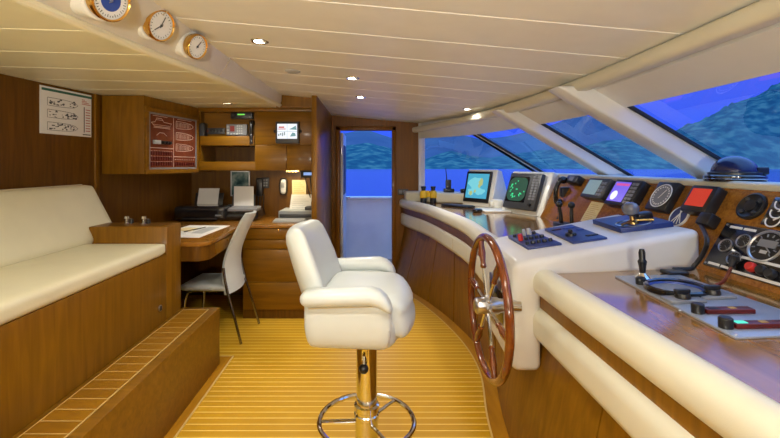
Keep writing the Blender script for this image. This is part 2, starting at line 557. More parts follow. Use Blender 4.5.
# ------------------------------------------------------------------ ceiling: planked panels with grooves
def planked(xa, xb, zf, y0, y1, step, groove=.012, w=.014, nx=10):
    rows = []
    y = y0
    while y < y1 - 1e-6:
        e = min(y + step, y1)
        for yy, dz in ((y, groove), (y + w/2, 0), (e - w/2, 0), (e, groove)):
            rows.append([Vector((x, yy, zf(x, yy) + dz)) for x in fr(xa(yy), xb(yy), nx)])
        y = e
    bm = B(); loft(bm, rows); return bm
c = planked(lambda y: -2.6, lambda y: hx(y) + .03, lambda x, y: ceil_z(x), -1.75, 5.89, .382)
b = B(); bx(b, -2.7, 1.75, -1.8, 5.95, 2.44, 2.50)
struct('ceiling', [(c, CEIL), (b, CEIL)])
c = planked(wx, lambda y: blx(y) - .01, sofz, -1.75, 4.96, .393)
struct('ceiling_soffit', (c, SOFFIT))

# beam that carries the brass instruments
ys = fr(-1.7, 4.335, 40)
rows = []
for y in ys:
    l = blx(y); u = min(-.95, l + .30) if y < 3.6 else -.95 + .03*(y-3.6)
    u = max(u, l + .02)
    z0 = bz(y)
    rows.append([Vector((l-.02, y, z0+.004)), Vector((l+.004, y, z0+.012)), Vector((l*.5+u*.5+.006, y, (z0+ceil_z(u))*.5)), Vector((u, y, ceil_z(u)+.012))])
b = B(); loft(b, rows)
be = struct('trim_instrument_beam', (b, WHITEP))
b = B(); tube(b, [(blx(y), y, bz(y)+.004) for y in ys], .020, 10)
part('edge_moulding', (b, SOFFIT), be)
for y in (1.62, 1.92, 2.36, 2.80):
    l = blx(y); u = -.95; z0 = bz(y)
    b = B(); tube(b, [(l+.006, y, z0+.018), ((l+u)/2+.008, y+.03, (z0+ceil_z(u))/2+.002), (u, y+.06, ceil_z(u))], .0025, 5)
    part('panel_joint', (b, PIPING), be)

# ------------------------------------------------------------------ windscreen side
b = B()
prof = rrect(.095, .075, .03)
sweep(b, [(hx(y)-.085, y, 2.005) for y in fr(5.80, -1.7, 60)], prof)
struct('trim_cornice', (b, CREAM))
def glass_pt(y, z):
    k = RAKE if y <= 4.84 else RAKE * max(0, (5.83-y)/.99)
    return Vector((hx(y) + k*(2.0-z), y, z))
b = B()
rows = [[Vector((hx(y)+.012, y, 2.12)) for y in fr(5.83, -1.7, 60)]] + [[glass_pt(y, z) + Vector((-.012, 0, 0)) for y in fr(5.83, -1.7, 60)] for z in (1.985, 1.885)]
loft(b, rows, .02)
struct('wall_right', (b, WHITEP))
# hull side under the glass
b = B()
rows = [[glass_pt(y, z) for y in fr(4.84, -1.7, 30)] for z in (1.40, 1.15)] + [[glass_pt(y, 1.15) * 1 - Vector((0, 0, 1.15)) for y in fr(4.84, -1.7, 30)]]
loft(b, rows, .03)
P1, P2 = Vector((.75, 5.83, 0)), Vector((gx(4.84, 1.15), 4.84, 0))
loft(b, [[P1 + Vector((0, 0, z)), P2 + Vector((0, 0, z))] for z in (0, 1.165)], .04)
struct('wall_right_lower', (b, WHITEP))
# side sill beneath the corner window, its face cream padded
d = (P2 - P1).normalized(); nin = Vector((-d.y, d.x, 0)) * -1
b = B()
q = [P1 + Vector((-.28, -.02, 0)), P1 + d*.0 + Vector((0, -.02, 0)), P2, P2 + nin*.22, P1 + Vector((-.28, -.26, 0))]
prism(b, [(p.x, p.y) for p in q], 1.032, 1.165, bev=.03)
struct('trim_sill', (b, CREAM))

def window(n, y0, y1, z0=1.15, z1=1.89):
    b = B()
    ny = 8
    rows = [[glass_pt(y, z) for y in fr(y0, y1, ny)] for z in fr(z1, z0, 6)]
    loft(b, rows)
    o = struct('window_%d' % n, (b, GLASS))
    g = B()
    for rail in ([glass_pt(y0 if n > 1 else y1, z) for z in fr(z1, z0, 12)], [glass_pt(y1, z) for z in fr(z1, z0, 12)],
                 [glass_pt(y, z1) for y in fr(y0, y1, 12)], [glass_pt(y, z0 if z0 > 1.3 or n == 1 else 1.40) for y in fr(y0, y1, 12)]):
        tube(g, [p + Vector((-.012, 0, -.004)) for p in rail], .014, 6)
    part('window_frame', (g, RUBBER), o)
    return o
window(1, 5.80, 4.88, z1=1.97)
window(2, 4.80, 3.78)
window(3, 3.60, 2.72)
window(4, 2.53, .40)
def fin(nm, y, t, dpt, zt=2.0, zb=1.39):
    o1 = lambda z: gx(y, z) + .015
    poly = [(o1(zt), zt), (o1(zb), zb), (o1(zb)-dpt, zb), (o1(zt)-dpt, zt)]
    b = B(); prism(b, poly, y - t/2, y + t/2, XZ, bev=.016)
    return struct(nm, (b, WHITEP))
fin('trim_mullion_far', 3.69, .17, .21)
fin('trim_mullion_near', 2.625, .17, .25)
fin('trim_mullion_corner', 4.84, .07, .05, zb=1.17)
fin('trim_mullion_end', .30, .17, .25)

# floor margins
TOE = [(.4, .76), (1.4, .76), (2.0, .77), (2.5, .82), (3.05, .92), (3.5, .92), (4.05, .83), (4.6, .68), (5.1, .50), (5.83, .36)]
def toe(y): return interp(TOE, y)
ys = fr(.2, 5.81, 60)
b = B(); loft(b, [[Vector((toe(y)-.115, y, .002)), Vector((toe(y)-.115, y, .006)), Vector((toe(y)+.02, y, .006))] for y in ys])
b2 = B(); loft(b2, [[Vector((toe(y)-.124, y, .0065)), Vector((toe(y)-.113, y, .0065))] for y in ys])
b3 = B(); bx(b3, -1.145, -1.09, .2, 3.20, 0, .006); bx(b3, -1.43, -1.09, 3.20, 3.33, 0, .006)
b4 = B(); bx(b4, -1.091, -1.081, .2, 3.325, 0, .0065); bx(b4, -1.43, -1.081, 3.325, 3.335, 0, .0065)
struct('trim_floor_margin', [(b, W_MARGIN), (b2, HOLLY), (b3, W_MARGIN), (b4, HOLLY)])

# ------------------------------------------------------------------ outside
b = B(); bx(b, -6, .75, 5.92, 7.0, -.10, -.02)
struct('side_deck', (b, DECKM))
b = B(); bx(b, -6, 6, 6.9, 6.98, -.1, .96)
bx(b, -6, 6, 6.86, 7.02, .96, 1.0, bev=.015)
struct('bulwark', (b, HULL))
b = B()
t = B(); bmesh.ops.create_grid(t, x_segments=2, y_segments=2, size=4000)
merge(b, t, TR(0, 1000, -2.5))
struct('sea', (b, SEA))

def ridge(name, prof, dist, depth, mat, x0, x1, step, amp, freq, foot, seed):
    rows = []
    nt = 26
    tp = [(p, q) for p, q in prof]
    px = x0
    cols = []
    while px <= x1:
        a = (px - 370) / F
        top = lin(tp, px)
        col = []
        for j in range(nt + 1):
            t = j / nt
            Y = dist * (1 + depth * t)
            pk = dist * (1 + depth * .6)
            H = (165 - top) / F * pk + 1.52 + 2.5
            h = H * math.sin(min(1, t/.6) * math.pi/2) ** foot if t <= .6 else H * math.cos((t-.6)/.4 * math.pi/2)
            n = noise.fractal(Vector((a*Y*freq + seed, Y*freq, seed)), 1.0, 2.0, 4)
            z = -2.6 + max(0, h * (1 + amp * n * (0.3 + t)))
            col.append(Vector((a*Y, Y, z)))
        cols.append(col)
        px += step
    bm = B(); loft(bm, cols)
    return struct(name, (bm, mat), ang=80)
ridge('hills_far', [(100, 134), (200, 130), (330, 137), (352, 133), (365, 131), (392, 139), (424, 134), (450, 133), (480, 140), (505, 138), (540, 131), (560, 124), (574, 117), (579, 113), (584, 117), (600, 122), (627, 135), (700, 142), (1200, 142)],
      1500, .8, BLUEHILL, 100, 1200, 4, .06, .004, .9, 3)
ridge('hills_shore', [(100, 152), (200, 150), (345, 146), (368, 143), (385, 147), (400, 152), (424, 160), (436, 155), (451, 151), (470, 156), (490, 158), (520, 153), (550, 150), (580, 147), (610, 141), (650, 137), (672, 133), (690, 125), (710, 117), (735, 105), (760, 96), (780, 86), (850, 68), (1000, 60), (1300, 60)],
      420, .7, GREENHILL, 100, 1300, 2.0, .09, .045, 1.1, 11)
# ------------------------------------------------------------------ consoles
RAILX = [(5.85, .40), (5.6, .45), (4.9, .63), (4.04, .74), (3.5, .78), (2.9, .755), (2.6, .75)]
def rx(y): return interp(RAILX, y)
YP0, YP1 = 2.06, 2.75                     # helm pod
nav = thing('navigation_console', 'curved wooden console with cream padded rails carrying the two big screens', 'console', (.9, 4.2, 0))
ysn = fr(5.80, 2.70, 40)
b = B()
edge = [(rx(y)+.03, y) for y in ysn]
poly = edge + [(2.2, 2.70), (2.2, 4.9), (.86, 5.72)]
prism(b, list(reversed(poly)), .99, 1.03)
part('console_top', (b, W_GLOSS), nav, label='glossy lacquered wooden console top')
b = B(); sweep(b, [(rx(y)+.05, y, .995) for y in ysn], rrect(.12, .125, .055, 6))
part('upper_pad', (b, CREAM), nav, label='upper cream padded rail')
b = B(); sweep(b, [(rx(y)+.075, y, .785) for y in ysn], rrect(.12, .20, .055, 6))
lp = part('lower_pad', (b, CREAM), nav, label='lower cream padded band')
for y in (5.1, 3.9, 3.3):
    b = B(); tube(b, [(rx(y)+.075-.061, y, .785+dz) for dz in (-.05, 0, .05)], .0025, 5)
    part('seam', (b, PIPING), lp)
b = B(); sweep(b, [(rx(y)+.06, y, .905) for y in ysn], rrect(.09, .08, .01, 2))
part('trim_strip', (b, W_DARK), nav)
def apron(y0, y1, topx, n=8):
    rows = []
    for y in fr(y0, y1, n):
        rows.append([Vector((toe(y), y, 0)), Vector((toe(y)+(topx(y)-toe(y))*.15, y, .12)), Vector((topx(y), y, .70)), Vector((topx(y)+.02, y, .95))])
    bm = B(); loft(bm, rows, .025)
    return bm
pys = [5.80, 5.25, 4.65, 4.05, 3.45, 2.85]
for y0, y1 in zip(pys, pys[1:]):
    part('panel', (apron(y0-.010, y1+.010, lambda y: rx(y)+.10), W_CAB), nav)
b = B(); loft(b, [[Vector((toe(y)+.03, y, 0.0)), Vector((rx(y)+.14, y, .95))] for y in fr(5.80, 2.75, 30)], .02)
part('backing', (b, W_DARK), nav)

eng = thing('engine_console', 'near wooden console with two cream padded bands and an alloy control plate', 'console', (1.1, 1.3, 0))
b = B(); prism(b, [(.86, .94), (.86, .985), (1.62, 1.015), (1.62, .94)], .25, YP0+.05, XZ)
part('console_top', (b, W_GLOSS), eng, label='glossy lacquered console top')
b = B(); sweep(b, [(.862, y, .94) for y in fr(YP0+.02, .2, 10)], rrect(.125, .135, .06, 7))
part('upper_pad', (b, CREAM), eng, label='upper cream padded rail')
b = B(); sweep(b, [(.865, y, .735) for y in fr(YP0+.02, .2, 10)], rrect(.13, .165, .055, 7))
part('lower_pad', (b, CREAM), eng, label='lower cream padded band')
b = B(); bx(b, .84, .93, .2, YP0+.03, .80, .89)
part('trim_strip', (b, W_CAB), eng)
for y0, y1 in ((2.85, 1.55), (1.55, .2)):
    part('panel', (apron(y0-.004, y1+.004, lambda y: .90 if y < 2.1 else .90-.05*(y-2.1)), W_CAB), eng)

pod = thing('helm_pod', 'white moulded helm block behind the steering wheel', 'helm console', (.9, 2.4, .5))
t = B()
poly = [(.70, .50), (.70, 1.035), (1.63, 1.205), (1.63, .99), (.845, .955), (.845, .50)]
prism(t, poly, YP0, YP1, XZ, bev=.036, seg=5)
for v in t.verts:
    if v.co.x < 1.2: v.co.x += .07*(v.co.y-YP0)
part('body', (t, WHITEP), pod)
b = B(); bx(b, .716, .726, 2.20, 2.52, .60, .88, bev=.004)
b2 = B(); bx(b2, .711, .717, 2.24, 2.48, .66, .83, bev=.002)
part('inset_panel', [(b, STEEL), (b2, BLACKG)], pod, label='dark inset panel behind the wheel')

dash = thing('dashboard', 'sloping burl wood dashboard under the windscreen with a cream brow', 'dashboard', (1.8, 2.4, 1.0))
DP = Vector((1.60, 0, 1.02)); DV = Vector((.225, 0, .389)).normalized(); DN = Vector((-DV.z, 0, DV.x))
b = B(); prism(b, [(1.60, 1.02), (1.825, 1.409), (1.86, 1.409), (2.0, 1.30), (2.0, .96), (1.60, .96)], .25, 4.45, XZ)
part('fascia', (b, W_BURL), dash, label='burl wood fascia')
b = B(); prism(b, [(1.815, 1.40), (1.815, 1.43), (1.835, 1.44), (2.28, 1.425), (2.28, 1.395)], .25, 4.47, XZ, bev=.008)
part('brow', (b, CREAM), dash, label='cream brow along the top')

# ------------------------------------------------------------------ steering wheel
wc = Vector((.58, 2.075, .825)); WR = .335
wh = thing('steering_wheel', 'large varnished wooden steering wheel with chrome hub and spokes', 'steering wheel', wc)
b = B(); tube(b, [wc + Vector((0, WR*math.cos(a), WR*math.sin(a))) for a in [2*math.pi*i/64 for i in range(64)]], .0195, 14, closed=True)
part('rim', (b, W_RIM), wh)
b = B()
M = frame(wc, (0, -1, 0), (0, 0, 1))     # z -> -X
lathe(b, [(0, .065), (.026, .065), (.036, .058), (.040, .05), (.040, -.05), (.034, -.06), (.030, -.12)], 28, M)
for k in range(6):
    a = R(60*k+8); cyl(b, wc + Vector((-.0, .03*math.cos(a), .03*math.sin(a))), wc + Vector((0, .05*math.cos(a), .05*math.sin(a))), .014, 12)
part('hub', (b, STEEL), wh, label='chrome hub')
b = B(); cyl(b, wc + Vector((.10, 0, 0)), wc + Vector((.16, 0, 0)), .030, 24)
part('shaft', (b, CHROME), wh)
for k in range(6):
    a = R(60*k+8); dv = Vector((0, math.cos(a), math.sin(a)))
    b = B(); cyl(b, wc + dv*.04, wc + dv*.19, .0085, 10)
    b2 = B()
    Mz = Matrix.Translation(wc) @ dv.to_track_quat('Z', 'Y').to_matrix().to_4x4()
    lathe(b2, [(.009, .18), (.016, .19), (.013, .21), (.019, .26), (.014, .30), (.016, WR-.01)], 12, Mz)
    part('spoke', [(b, CHROME), (b2, W_RIM)], wh)

# ------------------------------------------------------------------ helm stool
SX, SY = -.015, 1.89
st = thing('helm_stool', 'white leather helm stool with armrests on a chrome pedestal', 'stool', (SX, SY, 0))
SM = TR(SX, SY, 0) @ RZ(-5)             # local x forward, y left
def sl(p): return SM @ Vector(p)
# outer shell: a tub that carries the side panels
t = B()
def front(q):                            # rounded front edge
    if q.x > 0: q.x -= .05*(q.y/.25)**2*(q.x/.18)
    return q
def tub(q):
    f = max(0, min(1, (q.z + .075) / .15))
    q.x *= .93 + .07*f; q.y *= .94 + .06*f
    return q
rbox(t, (.40, .52, .13), .05, 9, TR(-.02, 0, .85), fn=lambda q: front(tub(q)))
def sidef(q, s=1):
    if q.x > .03: q.z -= .03*((q.x-.03)/.12)**2 * (1 if q.z > 0 else 0)
    if q.z < 0: q.x *= 1 - .10*(q.z/.1)**2; q.y -= s*.02*(q.z/.1)**2
    return q
for s in (-1, 1):
    rbox(t, (.345, .055, .21), .026, 8, TR(-.05, s*.252, .90), fn=lambda q: sidef(q, s))
t.transform(SM)
part('shell', (t, WHITEL), st)
t = B()
def cush(q):
    if q.x > .10: q.z -= .03*((q.x-.10)/.1)**2
    if q.x > .15 and abs(q.z) < .03: q.x -= .012*(1-abs(q.z)/.03)
    return front(q)
rbox(t, (.40, .43, .165), .05, 12, TR(.01, 0, .912), bulge=(.008, 0, .014), fn=cush)
t.transform(SM)
sc = part('seat_cushion', (t, WHITEL), st)
t = B()
def backf(q):
    q.y *= 1 - .16*max(0, (q.z)/.22)**2
    q.x += .05*(q.y/.2)**2
    return q
rbox(t, (.085, .44, .44), .040, 10, bulge=(.015, 0, .012), fn=backf)
t.transform(SM @ TR(-.252, 0, 1.030) @ RY(-19))
bk = part('backrest', (t, WHITEL), st)
for s in (-1, 1):
    t = B()
    def armf(q):
        if q.x > .09: q.z -= .045*((q.x-.09)/.08)**2
        q.z += .06*q.x
        q.y *= 1 + .2*q.x
        return q
    rbox(t, (.345, .088, .062), .028, 9, TR(-.055, s*.266, 1.010), bulge=(.008, .003, .004), fn=armf)
    t.transform(SM)
    ar = part('armrest', (t, WHITEL), st)
    t = B()
    tube(t, [sl((x, s*.283, .976 + .06*x)) for x in (-.2, -.1, 0, .09)], .003, 5)
    part('piping', (t, PIPING), ar)
b = B()
lathe(b, [(.10, .787), (.10, .775), (.046, .765), (.046, .45), (.056, .445), (.056, .425), (.051, .42), (.051, .41), (.056, .405), (.056, .39), (.051, .385), (.051, .03)][::-1], 32, TR(SX, SY, 0))
part('pedestal', (b, CHROME), st, label='chrome pedestal column')
b = B(); lathe(b, [(0, 0), (.22, 0), (.22, .012), (.12, .03), (.06, .06), (.06, .10), (0, .10)], 36, TR(SX, SY, 0))
part('base', (b, CHROME), st)
FR = Vector((SX, SY, .371))
b = B(); tube(b, [FR + Vector((.212*math.cos(a), .212*math.sin(a), 0)) for a in [2*math.pi*i/56 for i in range(56)]], .0115, 10, closed=True)
part('foot_ring', (b, CHROME), st)
for a in (50, 183, 300):
    d = Vector((math.cos(R(a)), math.sin(R(a)), 0))
    b = B(); cyl(b, FR + d*.04, FR + d*.212, .008, 10)
    part('spoke', (b, CHROME), st)
b = B(); tube(b, [(SX-.01, SY-.045, .70), (SX-.012, SY-.075, .69), (SX-.012, SY-.085, .66)], .007, 8); bx(b, SX-.022, SX+.006, SY-.055, SY-.044, .66, .73, bev=.003)
lv = part('height_lever', (b, CHROME), st)
b = B(); t = B(); bmesh.ops.create_uvsphere(t, u_segments=16, v_segments=10, radius=.021); merge(b, t, TR(SX-.012, SY-.087, .645))
part('knob', (b, BLACK), lv)

# ------------------------------------------------------------------ sofa and step
sf = thing('sofa', 'built-in wooden sofa base with ivory seat cushion and back cushion', 'sofa', (-1.9, 1.7, 0))
b = B(); bx(b, -2.44, -1.43, -1.0, 2.955, 0, .893, bev=.004)
part('base', (b, W_CAB), sf)
b = B(); bx(b, -1.98, -1.43, 2.955, 3.18, 0, 1.085, bev=.006)
b2 = B(); bx(b2, -1.93, -1.48, 2.985, 3.15, 1.085, 1.087)
part('end_box', [(b, W_CAB), (b2, W_DARK)], sf)
t = B(); rbox(t, (.56, 3.6, .085), .03, 14, TR(-1.70, 1.14, .936), bulge=(0, 0, .012))
part('seat_cushion', (t, SOFA), sf)
t = B(); rbox(t, (.10, 3.86, .46), .04, 14, bulge=(.025, 0, 0))
t.transform(TR(-2.085, 1.335, 1.155) @ RY(-28))
bc = part('back_cushion', (t, SOFA), sf)
b = B()
Mb = TR(-2.085, 1.335, 1.155) @ RY(-28)
tube(b, [Mb @ Vector((.043, y, .222)) for y in fr(-1.8, 1.8, 12)], .005, 6)
part('piping', (b, PIPING), bc)
b = B(); cyl(b, (-1.43, 2.86, .545), (-1.424, 2.86, .545), .022, 16)
b2 = B(); bx(b2, -1.427, -1.421, 2.85, 2.87, .53, .56)
part('step_light', [(b, STEEL), (b2, DGREY)], sf)

sp = thing('step', 'long wooden step in front of the sofa with a planked teak tread', 'step', (-1.29, 1.6, 0))
b = B(); bx(b, -1.43, -1.145, -1.0, 3.20, 0, .436, bev=.004)
part('body', (b, W_CABH), sp)
b = B(); bx(b, -1.392, -1.212, -1.0, 3.14, .434, .440)
part('tread', (b, TREAD), sp)
b = B()
bx(b, -1.396, -1.392, -1.0, 3.147, .434, .4405); bx(b, -1.212, -1.208, -1.0, 3.147, .434, .4405); bx(b, -1.396, -1.208, 3.14, 3.144, .434, .4405)
part('inlay_line', (b, HOLLY), sp)

# little fittings on the end box
for (px, py, lab) in ((127, 223, 'small chrome fitting on the sofa end box, farther from the desk'), (144, 223, 'small chrome fitting on the sofa end box, closer to the desk')):
    p = on_z(px, py, 1.088); p.y = min(max(p.y, 3.02), 3.12)
    p.x = (px-370)/(F/p.y)
    b = B(); lathe(b, [(0, 0), (.022, 0), (.022, .006), (.010, .010), (.010, .03), (.016, .036), (.016, .052), (0, .058)], 16, TR(p.x, p.y, 1.087))
    tube(b, [(p.x-.03, p.y, 1.115), (p.x+.03, p.y, 1.118)], .006, 8)
    b2 = B(); lathe(b2, [(0, 0), (.014, 0), (.014, .03), (0, .034)], 12, TR(p.x+.034, p.y, 1.087))
    solo('chrome_fitting', [(b, CHROME), (b2, BLACK)], (p.x, p.y, 1.087), lab, 'fitting')
# ------------------------------------------------------------------ writing nook: cabinets
wcb = thing('wall_cabinet', 'cherry wall cabinet hung on the port wall with the red-brown alarm board in its face', 'cabinet', (-2.1, 4.1, 1.44))
b = B(); prism(b, [(-2.33, 3.65), (-1.965, 3.65), (-1.825, 4.44), (-1.825, 4.9), (-2.11, 4.9)], 1.44, 2.125, bev=.004)
part('body', (b, W_CAB), wcb)
CF = frame((-1.965, 3.65, 0), (.14, .79, 0), (0, 0, 1))       # x along face, y up, z out
b = B()
for x0, x1, z0, z1 in ((.0, .80, 1.99, 2.035), (.0, .80, 1.44, 1.482), (.0, .045, 1.48, 1.99), (.765, .80, 1.48, 1.99)):
    bx(b, x0, x1, z0, z1, 0, .022, bev=.004, M=CF)
part('face_frame', (b, W_CABH), wcb)
ab = thing('alarm_board', 'red-brown mimic board with white boat outlines and rows of switches in the wall cabinet', 'alarm panel', CF @ Vector((.405, 1.735, .005)))
b = B(); bx(b, .045, .765, 1.482, 1.99, 0, .010, M=CF)
b2 = B()
for x0, x1, z0, z1 in ((.045, .06, 1.482, 1.99), (.75, .765, 1.482, 1.99), (.045, .765, 1.975, 1.99), (.045, .765, 1.482, 1.497)):
    bx(b2, x0, x1, z0, z1, 0, .016, M=CF)
part('board', [(b, MIMIC), (b2, GREY)], ab)
b = B()
def fl(pts, w=.0028):
    tube(b, [CF @ Vector((x, z, .011)) for x, z in pts], w, 4)
fl([(.39, 1.50), (.39, 1.97)]); fl([(.06, 1.675), (.39, 1.675)]); fl([(.39, 1.60), (.75, 1.60)])
for cz in (1.91, 1.80, 1.69):          # plan and profile views of the hull
    pts = [(.43 + .28*t, cz + .035*math.sqrt(max(0, 1 - t**3))) for t in fr(0, 1, 14)]
    pts += [(.43 + .28*t, cz - .035*math.sqrt(max(0, 1 - t**3))) for t in fr(1, 0, 14)]
    fl(pts + [pts[0]])
    for k in range(5):
        fl([(.45+.045*k, cz-.022), (.45+.045*k, cz+.022), (.475+.045*k, cz+.022), (.475+.045*k, cz-.022)], .002)
fl([(.08, 1.90), (.12, 1.87), (.33, 1.87), (.36, 1.91), (.25, 1.915), (.22, 1.945), (.15, 1.945), (.13, 1.91), (.08, 1.90)])
fl([(.11, 1.86), (.34, 1.86)]); fl([(.15, 1.79), (.19, 1.815), (.25, 1.815), (.29, 1.79)])
fl([(.14, 1.93), (.24, 1.93)], .002); fl([(.10, 1.885), (.33, 1.885)], .002); fl([(.10, 1.965), (.30, 1.965)], .0022); fl([(.45, 1.965), (.68, 1.965)], .0022)
part('diagram', (b, PINK), ab)
for r_ in range(3):
    b = B(); b2 = B()
    for c_ in range(9):
        bx(b, .075+.034*c_, .097+.034*c_, 1.515+.048*r_, 1.548+.048*r_, .009, .017, M=CF)
        bx(b2, .079+.034*c_, .093+.034*c_, 1.55+.048*r_, 1.554+.048*r_, .009, .012, M=CF)
    part('switch_row', [(b, DRED), (b2, PINK)], ab)
b = B(); b2 = B()
for c_ in range(9):
    bx(b, .41+.037*c_, .432+.037*c_, 1.515, 1.545, .009, .02, M=CF)
    bx(b2, .41+.037*c_, .428+.037*c_, 1.57, 1.575, .009, .012, M=CF)
part('switch_row', (b, DRED), ab); part('mark_row', (b2, PINK), ab)
b = B(); bx(b, .10, .19, 1.71, 1.745, .009, .03, bev=.004, M=CF)
part('key_block', (b, LGREY), ab, label='pale key block')
for x in (.23, .275, .32):
    b = B(); lathe(b, [(0, 0), (.017, 0), (.014, .03), (0, .034)], 14, CF @ TR(x, 1.727, .009))
    part('knob', (b, BLACK), ab)

YS = 4.45
shf = thing('shelf_unit', 'cherry wall unit above the desk with open shelves beside flat cupboard doors', 'cabinet', (-1.2, 4.7, 1.46))
b = B()
bx(b, -1.822, -.585, YS+.02, 4.915, 2.085, 2.125)              # top
bx(b, -1.822, -.585, YS+.02, 4.915, 1.462, 1.485)             # bottom
bx(b, -1.822, -1.80, YS+.02, 4.915, 1.462, 2.1)
bx(b, -1.225, -1.205, YS+.02, 4.915, 1.462, 2.1)
bx(b, -.605, -.585, YS+.02, 4.915, 1.462, 2.1)
part('carcass', (b, W_CABH), shf)
b = B(); bx(b, -1.80, -1.225, YS+.12, YS+.14, 1.83, 2.085); part('instrument_backboard', (b, W_CABH), shf)
b = B(); bx(b, -1.80, -1.225, 4.895, 4.914, 1.485, 1.83); part('back', (b, W_DARK), shf)
b = B(); bx(b, -1.80, -1.225, YS+.0, 4.90, 1.727, 1.742); bx(b, -1.80, -1.225, YS-.002, YS+.018, 1.727, 1.828, bev=.003); part('shelf', (b, W_CABH), shf)
b = B(); bx(b, -1.822, -1.205, YS-.002, YS+.02, 1.462, 1.556, bev=.003); part('lower_rail', (b, W_CABH), shf)
b = B(); bx(b, -1.822, -.585, YS-.002, YS+.02, 2.088, 2.128, bev=.003); part('upper_rail', (b, W_CABH), shf)
for x0, x1, z0, z1 in ((-1.215, -.588, 1.734, 2.085), (-1.215, -.883, 1.462, 1.73), (-.879, -.588, 1.462, 1.73)):
    b = B(); bx(b, x0, x1, YS-.004, YS+.016, z0, z1, bev=.003); part('door', (b, W_CABH), shf)

def wallrect(x0, y0, x1, y1, Y):        # pixel rectangle on a wall facing the camera -> X0,X1,Z0,Z1
    s = F / Y
    return (x0-370)/s, (x1-370)/s, 1.52-(y1-165)/s, 1.52-(y0-165)/s

# devices in the shelf unit
X0, X1, Z0, Z1 = wallrect(232, 112, 253.5, 119, YS+.1)
rd = thing('radio_unit', 'black radio with green digits mounted at the top of the open shelves', 'radio', ((X0+X1)/2, YS+.12, Z0))
b = B(); bx(b, X0, X1, YS+.05, YS+.12, Z0, Z1, bev=.004); part('body', (b, BLACK), rd)
b = B(); bx(b, X0+.065, X1-.07, YS+.047, YS+.052, Z0+.028, Z1-.018); b2 = B(); bx(b2, X0+.075, X1-.08, YS+.0455, YS+.048, Z0+.036, Z1-.027); part('display', [(b, DGREY), (b2, LED_G)], rd, label='green lit display')
for x in (X0+.03, X1-.03):
    b = B(); cyl(b, (x, YS+.052, (Z0+Z1)/2), (x, YS+.035, (Z0+Z1)/2), .012, 14); part('knob', (b, DGREY), rd)
X0, X1, Z0, Z1 = wallrect(227.5, 124.5, 248, 135.5, YS+.1)
ic = thing('telephone', 'desk telephone with white keys, a red screen and a black handset on the open shelves', 'telephone', ((X0+X1)/2, YS+.12, Z0))
b = B(); bx(b, X0, X1, YS+.06, YS+.12, Z0, Z1, bev=.006)
part('body', (b, GREY), ic)
b = B(); bx(b, X0+.042, X0+.088, YS+.055, YS+.062, Z0+.04, Z1-.02); part('screen', (b, SCR_DR), ic, label='small red screen')
b = B()
for i in range(3):
    bx(b, X0+.008, X0+.03, YS+.054, YS+.062, Z0+.01+.035*i, Z0+.034+.035*i, bev=.002)
    bx(b, X0+.11+.03*i-.065, X0+.13+.03*i-.065, YS+.054, YS+.062, Z0+.006, Z0+.022, bev=.002)
for i in range(4):
    for j in range(3): bx(b, X0+.115+.022*j, X0+.129+.022*j, YS+.055, YS+.062, Z0+.012+.026*i, Z0+.028+.026*i)
part('keys', (b, LGREY), ic)
X0, X1, Z0, Z1 = wallrect(247.5, 121, 255, 146.5, YS)
b = B(); xm = (X0+X1)/2
tube(b, spline([(xm, YS+.05, Z1-.01), (xm, YS+.018, Z1-.04), (xm, YS+.005, (Z0+Z1)/2), (xm, YS+.018, Z0+.05), (xm, YS+.04, Z0+.01)], 5), [.03, .034, .034, .032, .028, .024, .022, .021, .021, .021, .021, .021, .021, .022, .024, .028, .032, .034, .034, .032, .03], 12)
part('handset', (b, BLACKG), ic, label='black handset')
X0, X1, Z0, Z1 = wallrect(206, 128, 225, 134, YS+.1)
sw = thing('switch_strip', 'narrow dark switch strip between the black speaker and the telephone', 'switch panel', ((X0+X1)/2, YS+.12, Z0))
b = B(); bx(b, X0, X1, YS+.09, YS+.12, Z0, Z1, bev=.004); part('plate', (b, DGREY), sw)
for i in range(5):
    b = B(); x = X0+.025+.037*i; bx(b, x-.010, x+.010, YS+.08, YS+.092, Z0+.018, Z1-.018, bev=.003); part('button', (b, DRED if i == 0 else BLACK), sw)
X0, X1, Z0, Z1 = wallrect(198.7, 123, 204.5, 137.5, YS+.05)
b = B(); bx(b, X0+.01, X1+.01, YS+.02, YS+.12, Z0, Z1, bev=.008); b2 = B(); bx(b2, X0+.02, X1, YS+.015, YS+.021, Z0+.015, Z1-.015)
solo('speaker_box', [(b, BLACK), (b2, DGREY)], (X0, YS+.1, Z0), 'small upright black speaker box at the left end of the open shelves', 'speaker')
# CCTV monitor on the cupboard door
X0, X1, Z0, Z1 = wallrect(275.5, 121.5, 299, 143.5, YS-.05)
mo = thing('camera_monitor', 'small square monitor with bright white pictures mounted on the cupboard door', 'monitor', ((X0+X1)/2, YS-.004, Z0))
b = B(); bx(b, X0, X1, YS-.055, YS+.0, Z0, Z1, bev=.008); part('case', (b, DGREY), mo)
b = B(); bx(b, X0+.02, X1-.02, YS-.058, YS-.054, Z0+.05, Z1-.025)
b2 = B(); b3 = B(); b4 = B(); xm = (X0+X1)/2; zm = (Z0+Z1)/2+.012; yy = YS-.059
bx(b2, X0+.03, xm-.015, yy, yy+.003, zm+.02, zm+.028); bx(b2, X0+.035, xm-.03, yy, yy+.003, zm+.036, zm+.05)
prism(b3, [(xm+.02, zm+.02), (xm+.10, zm+.015), (xm+.09, zm+.06), (xm+.05, zm+.035)], -.0, .003, frame((0, yy+.003, 0), (1, 0, 0), (0, 0, 1)))
prism(b3, [(xm+.03, zm-.055), (xm+.09, zm-.05), (xm+.085, zm-.02), (xm+.055, zm-.012)], -.0, .003, frame((0, yy+.003, 0), (1, 0, 0), (0, 0, 1)))
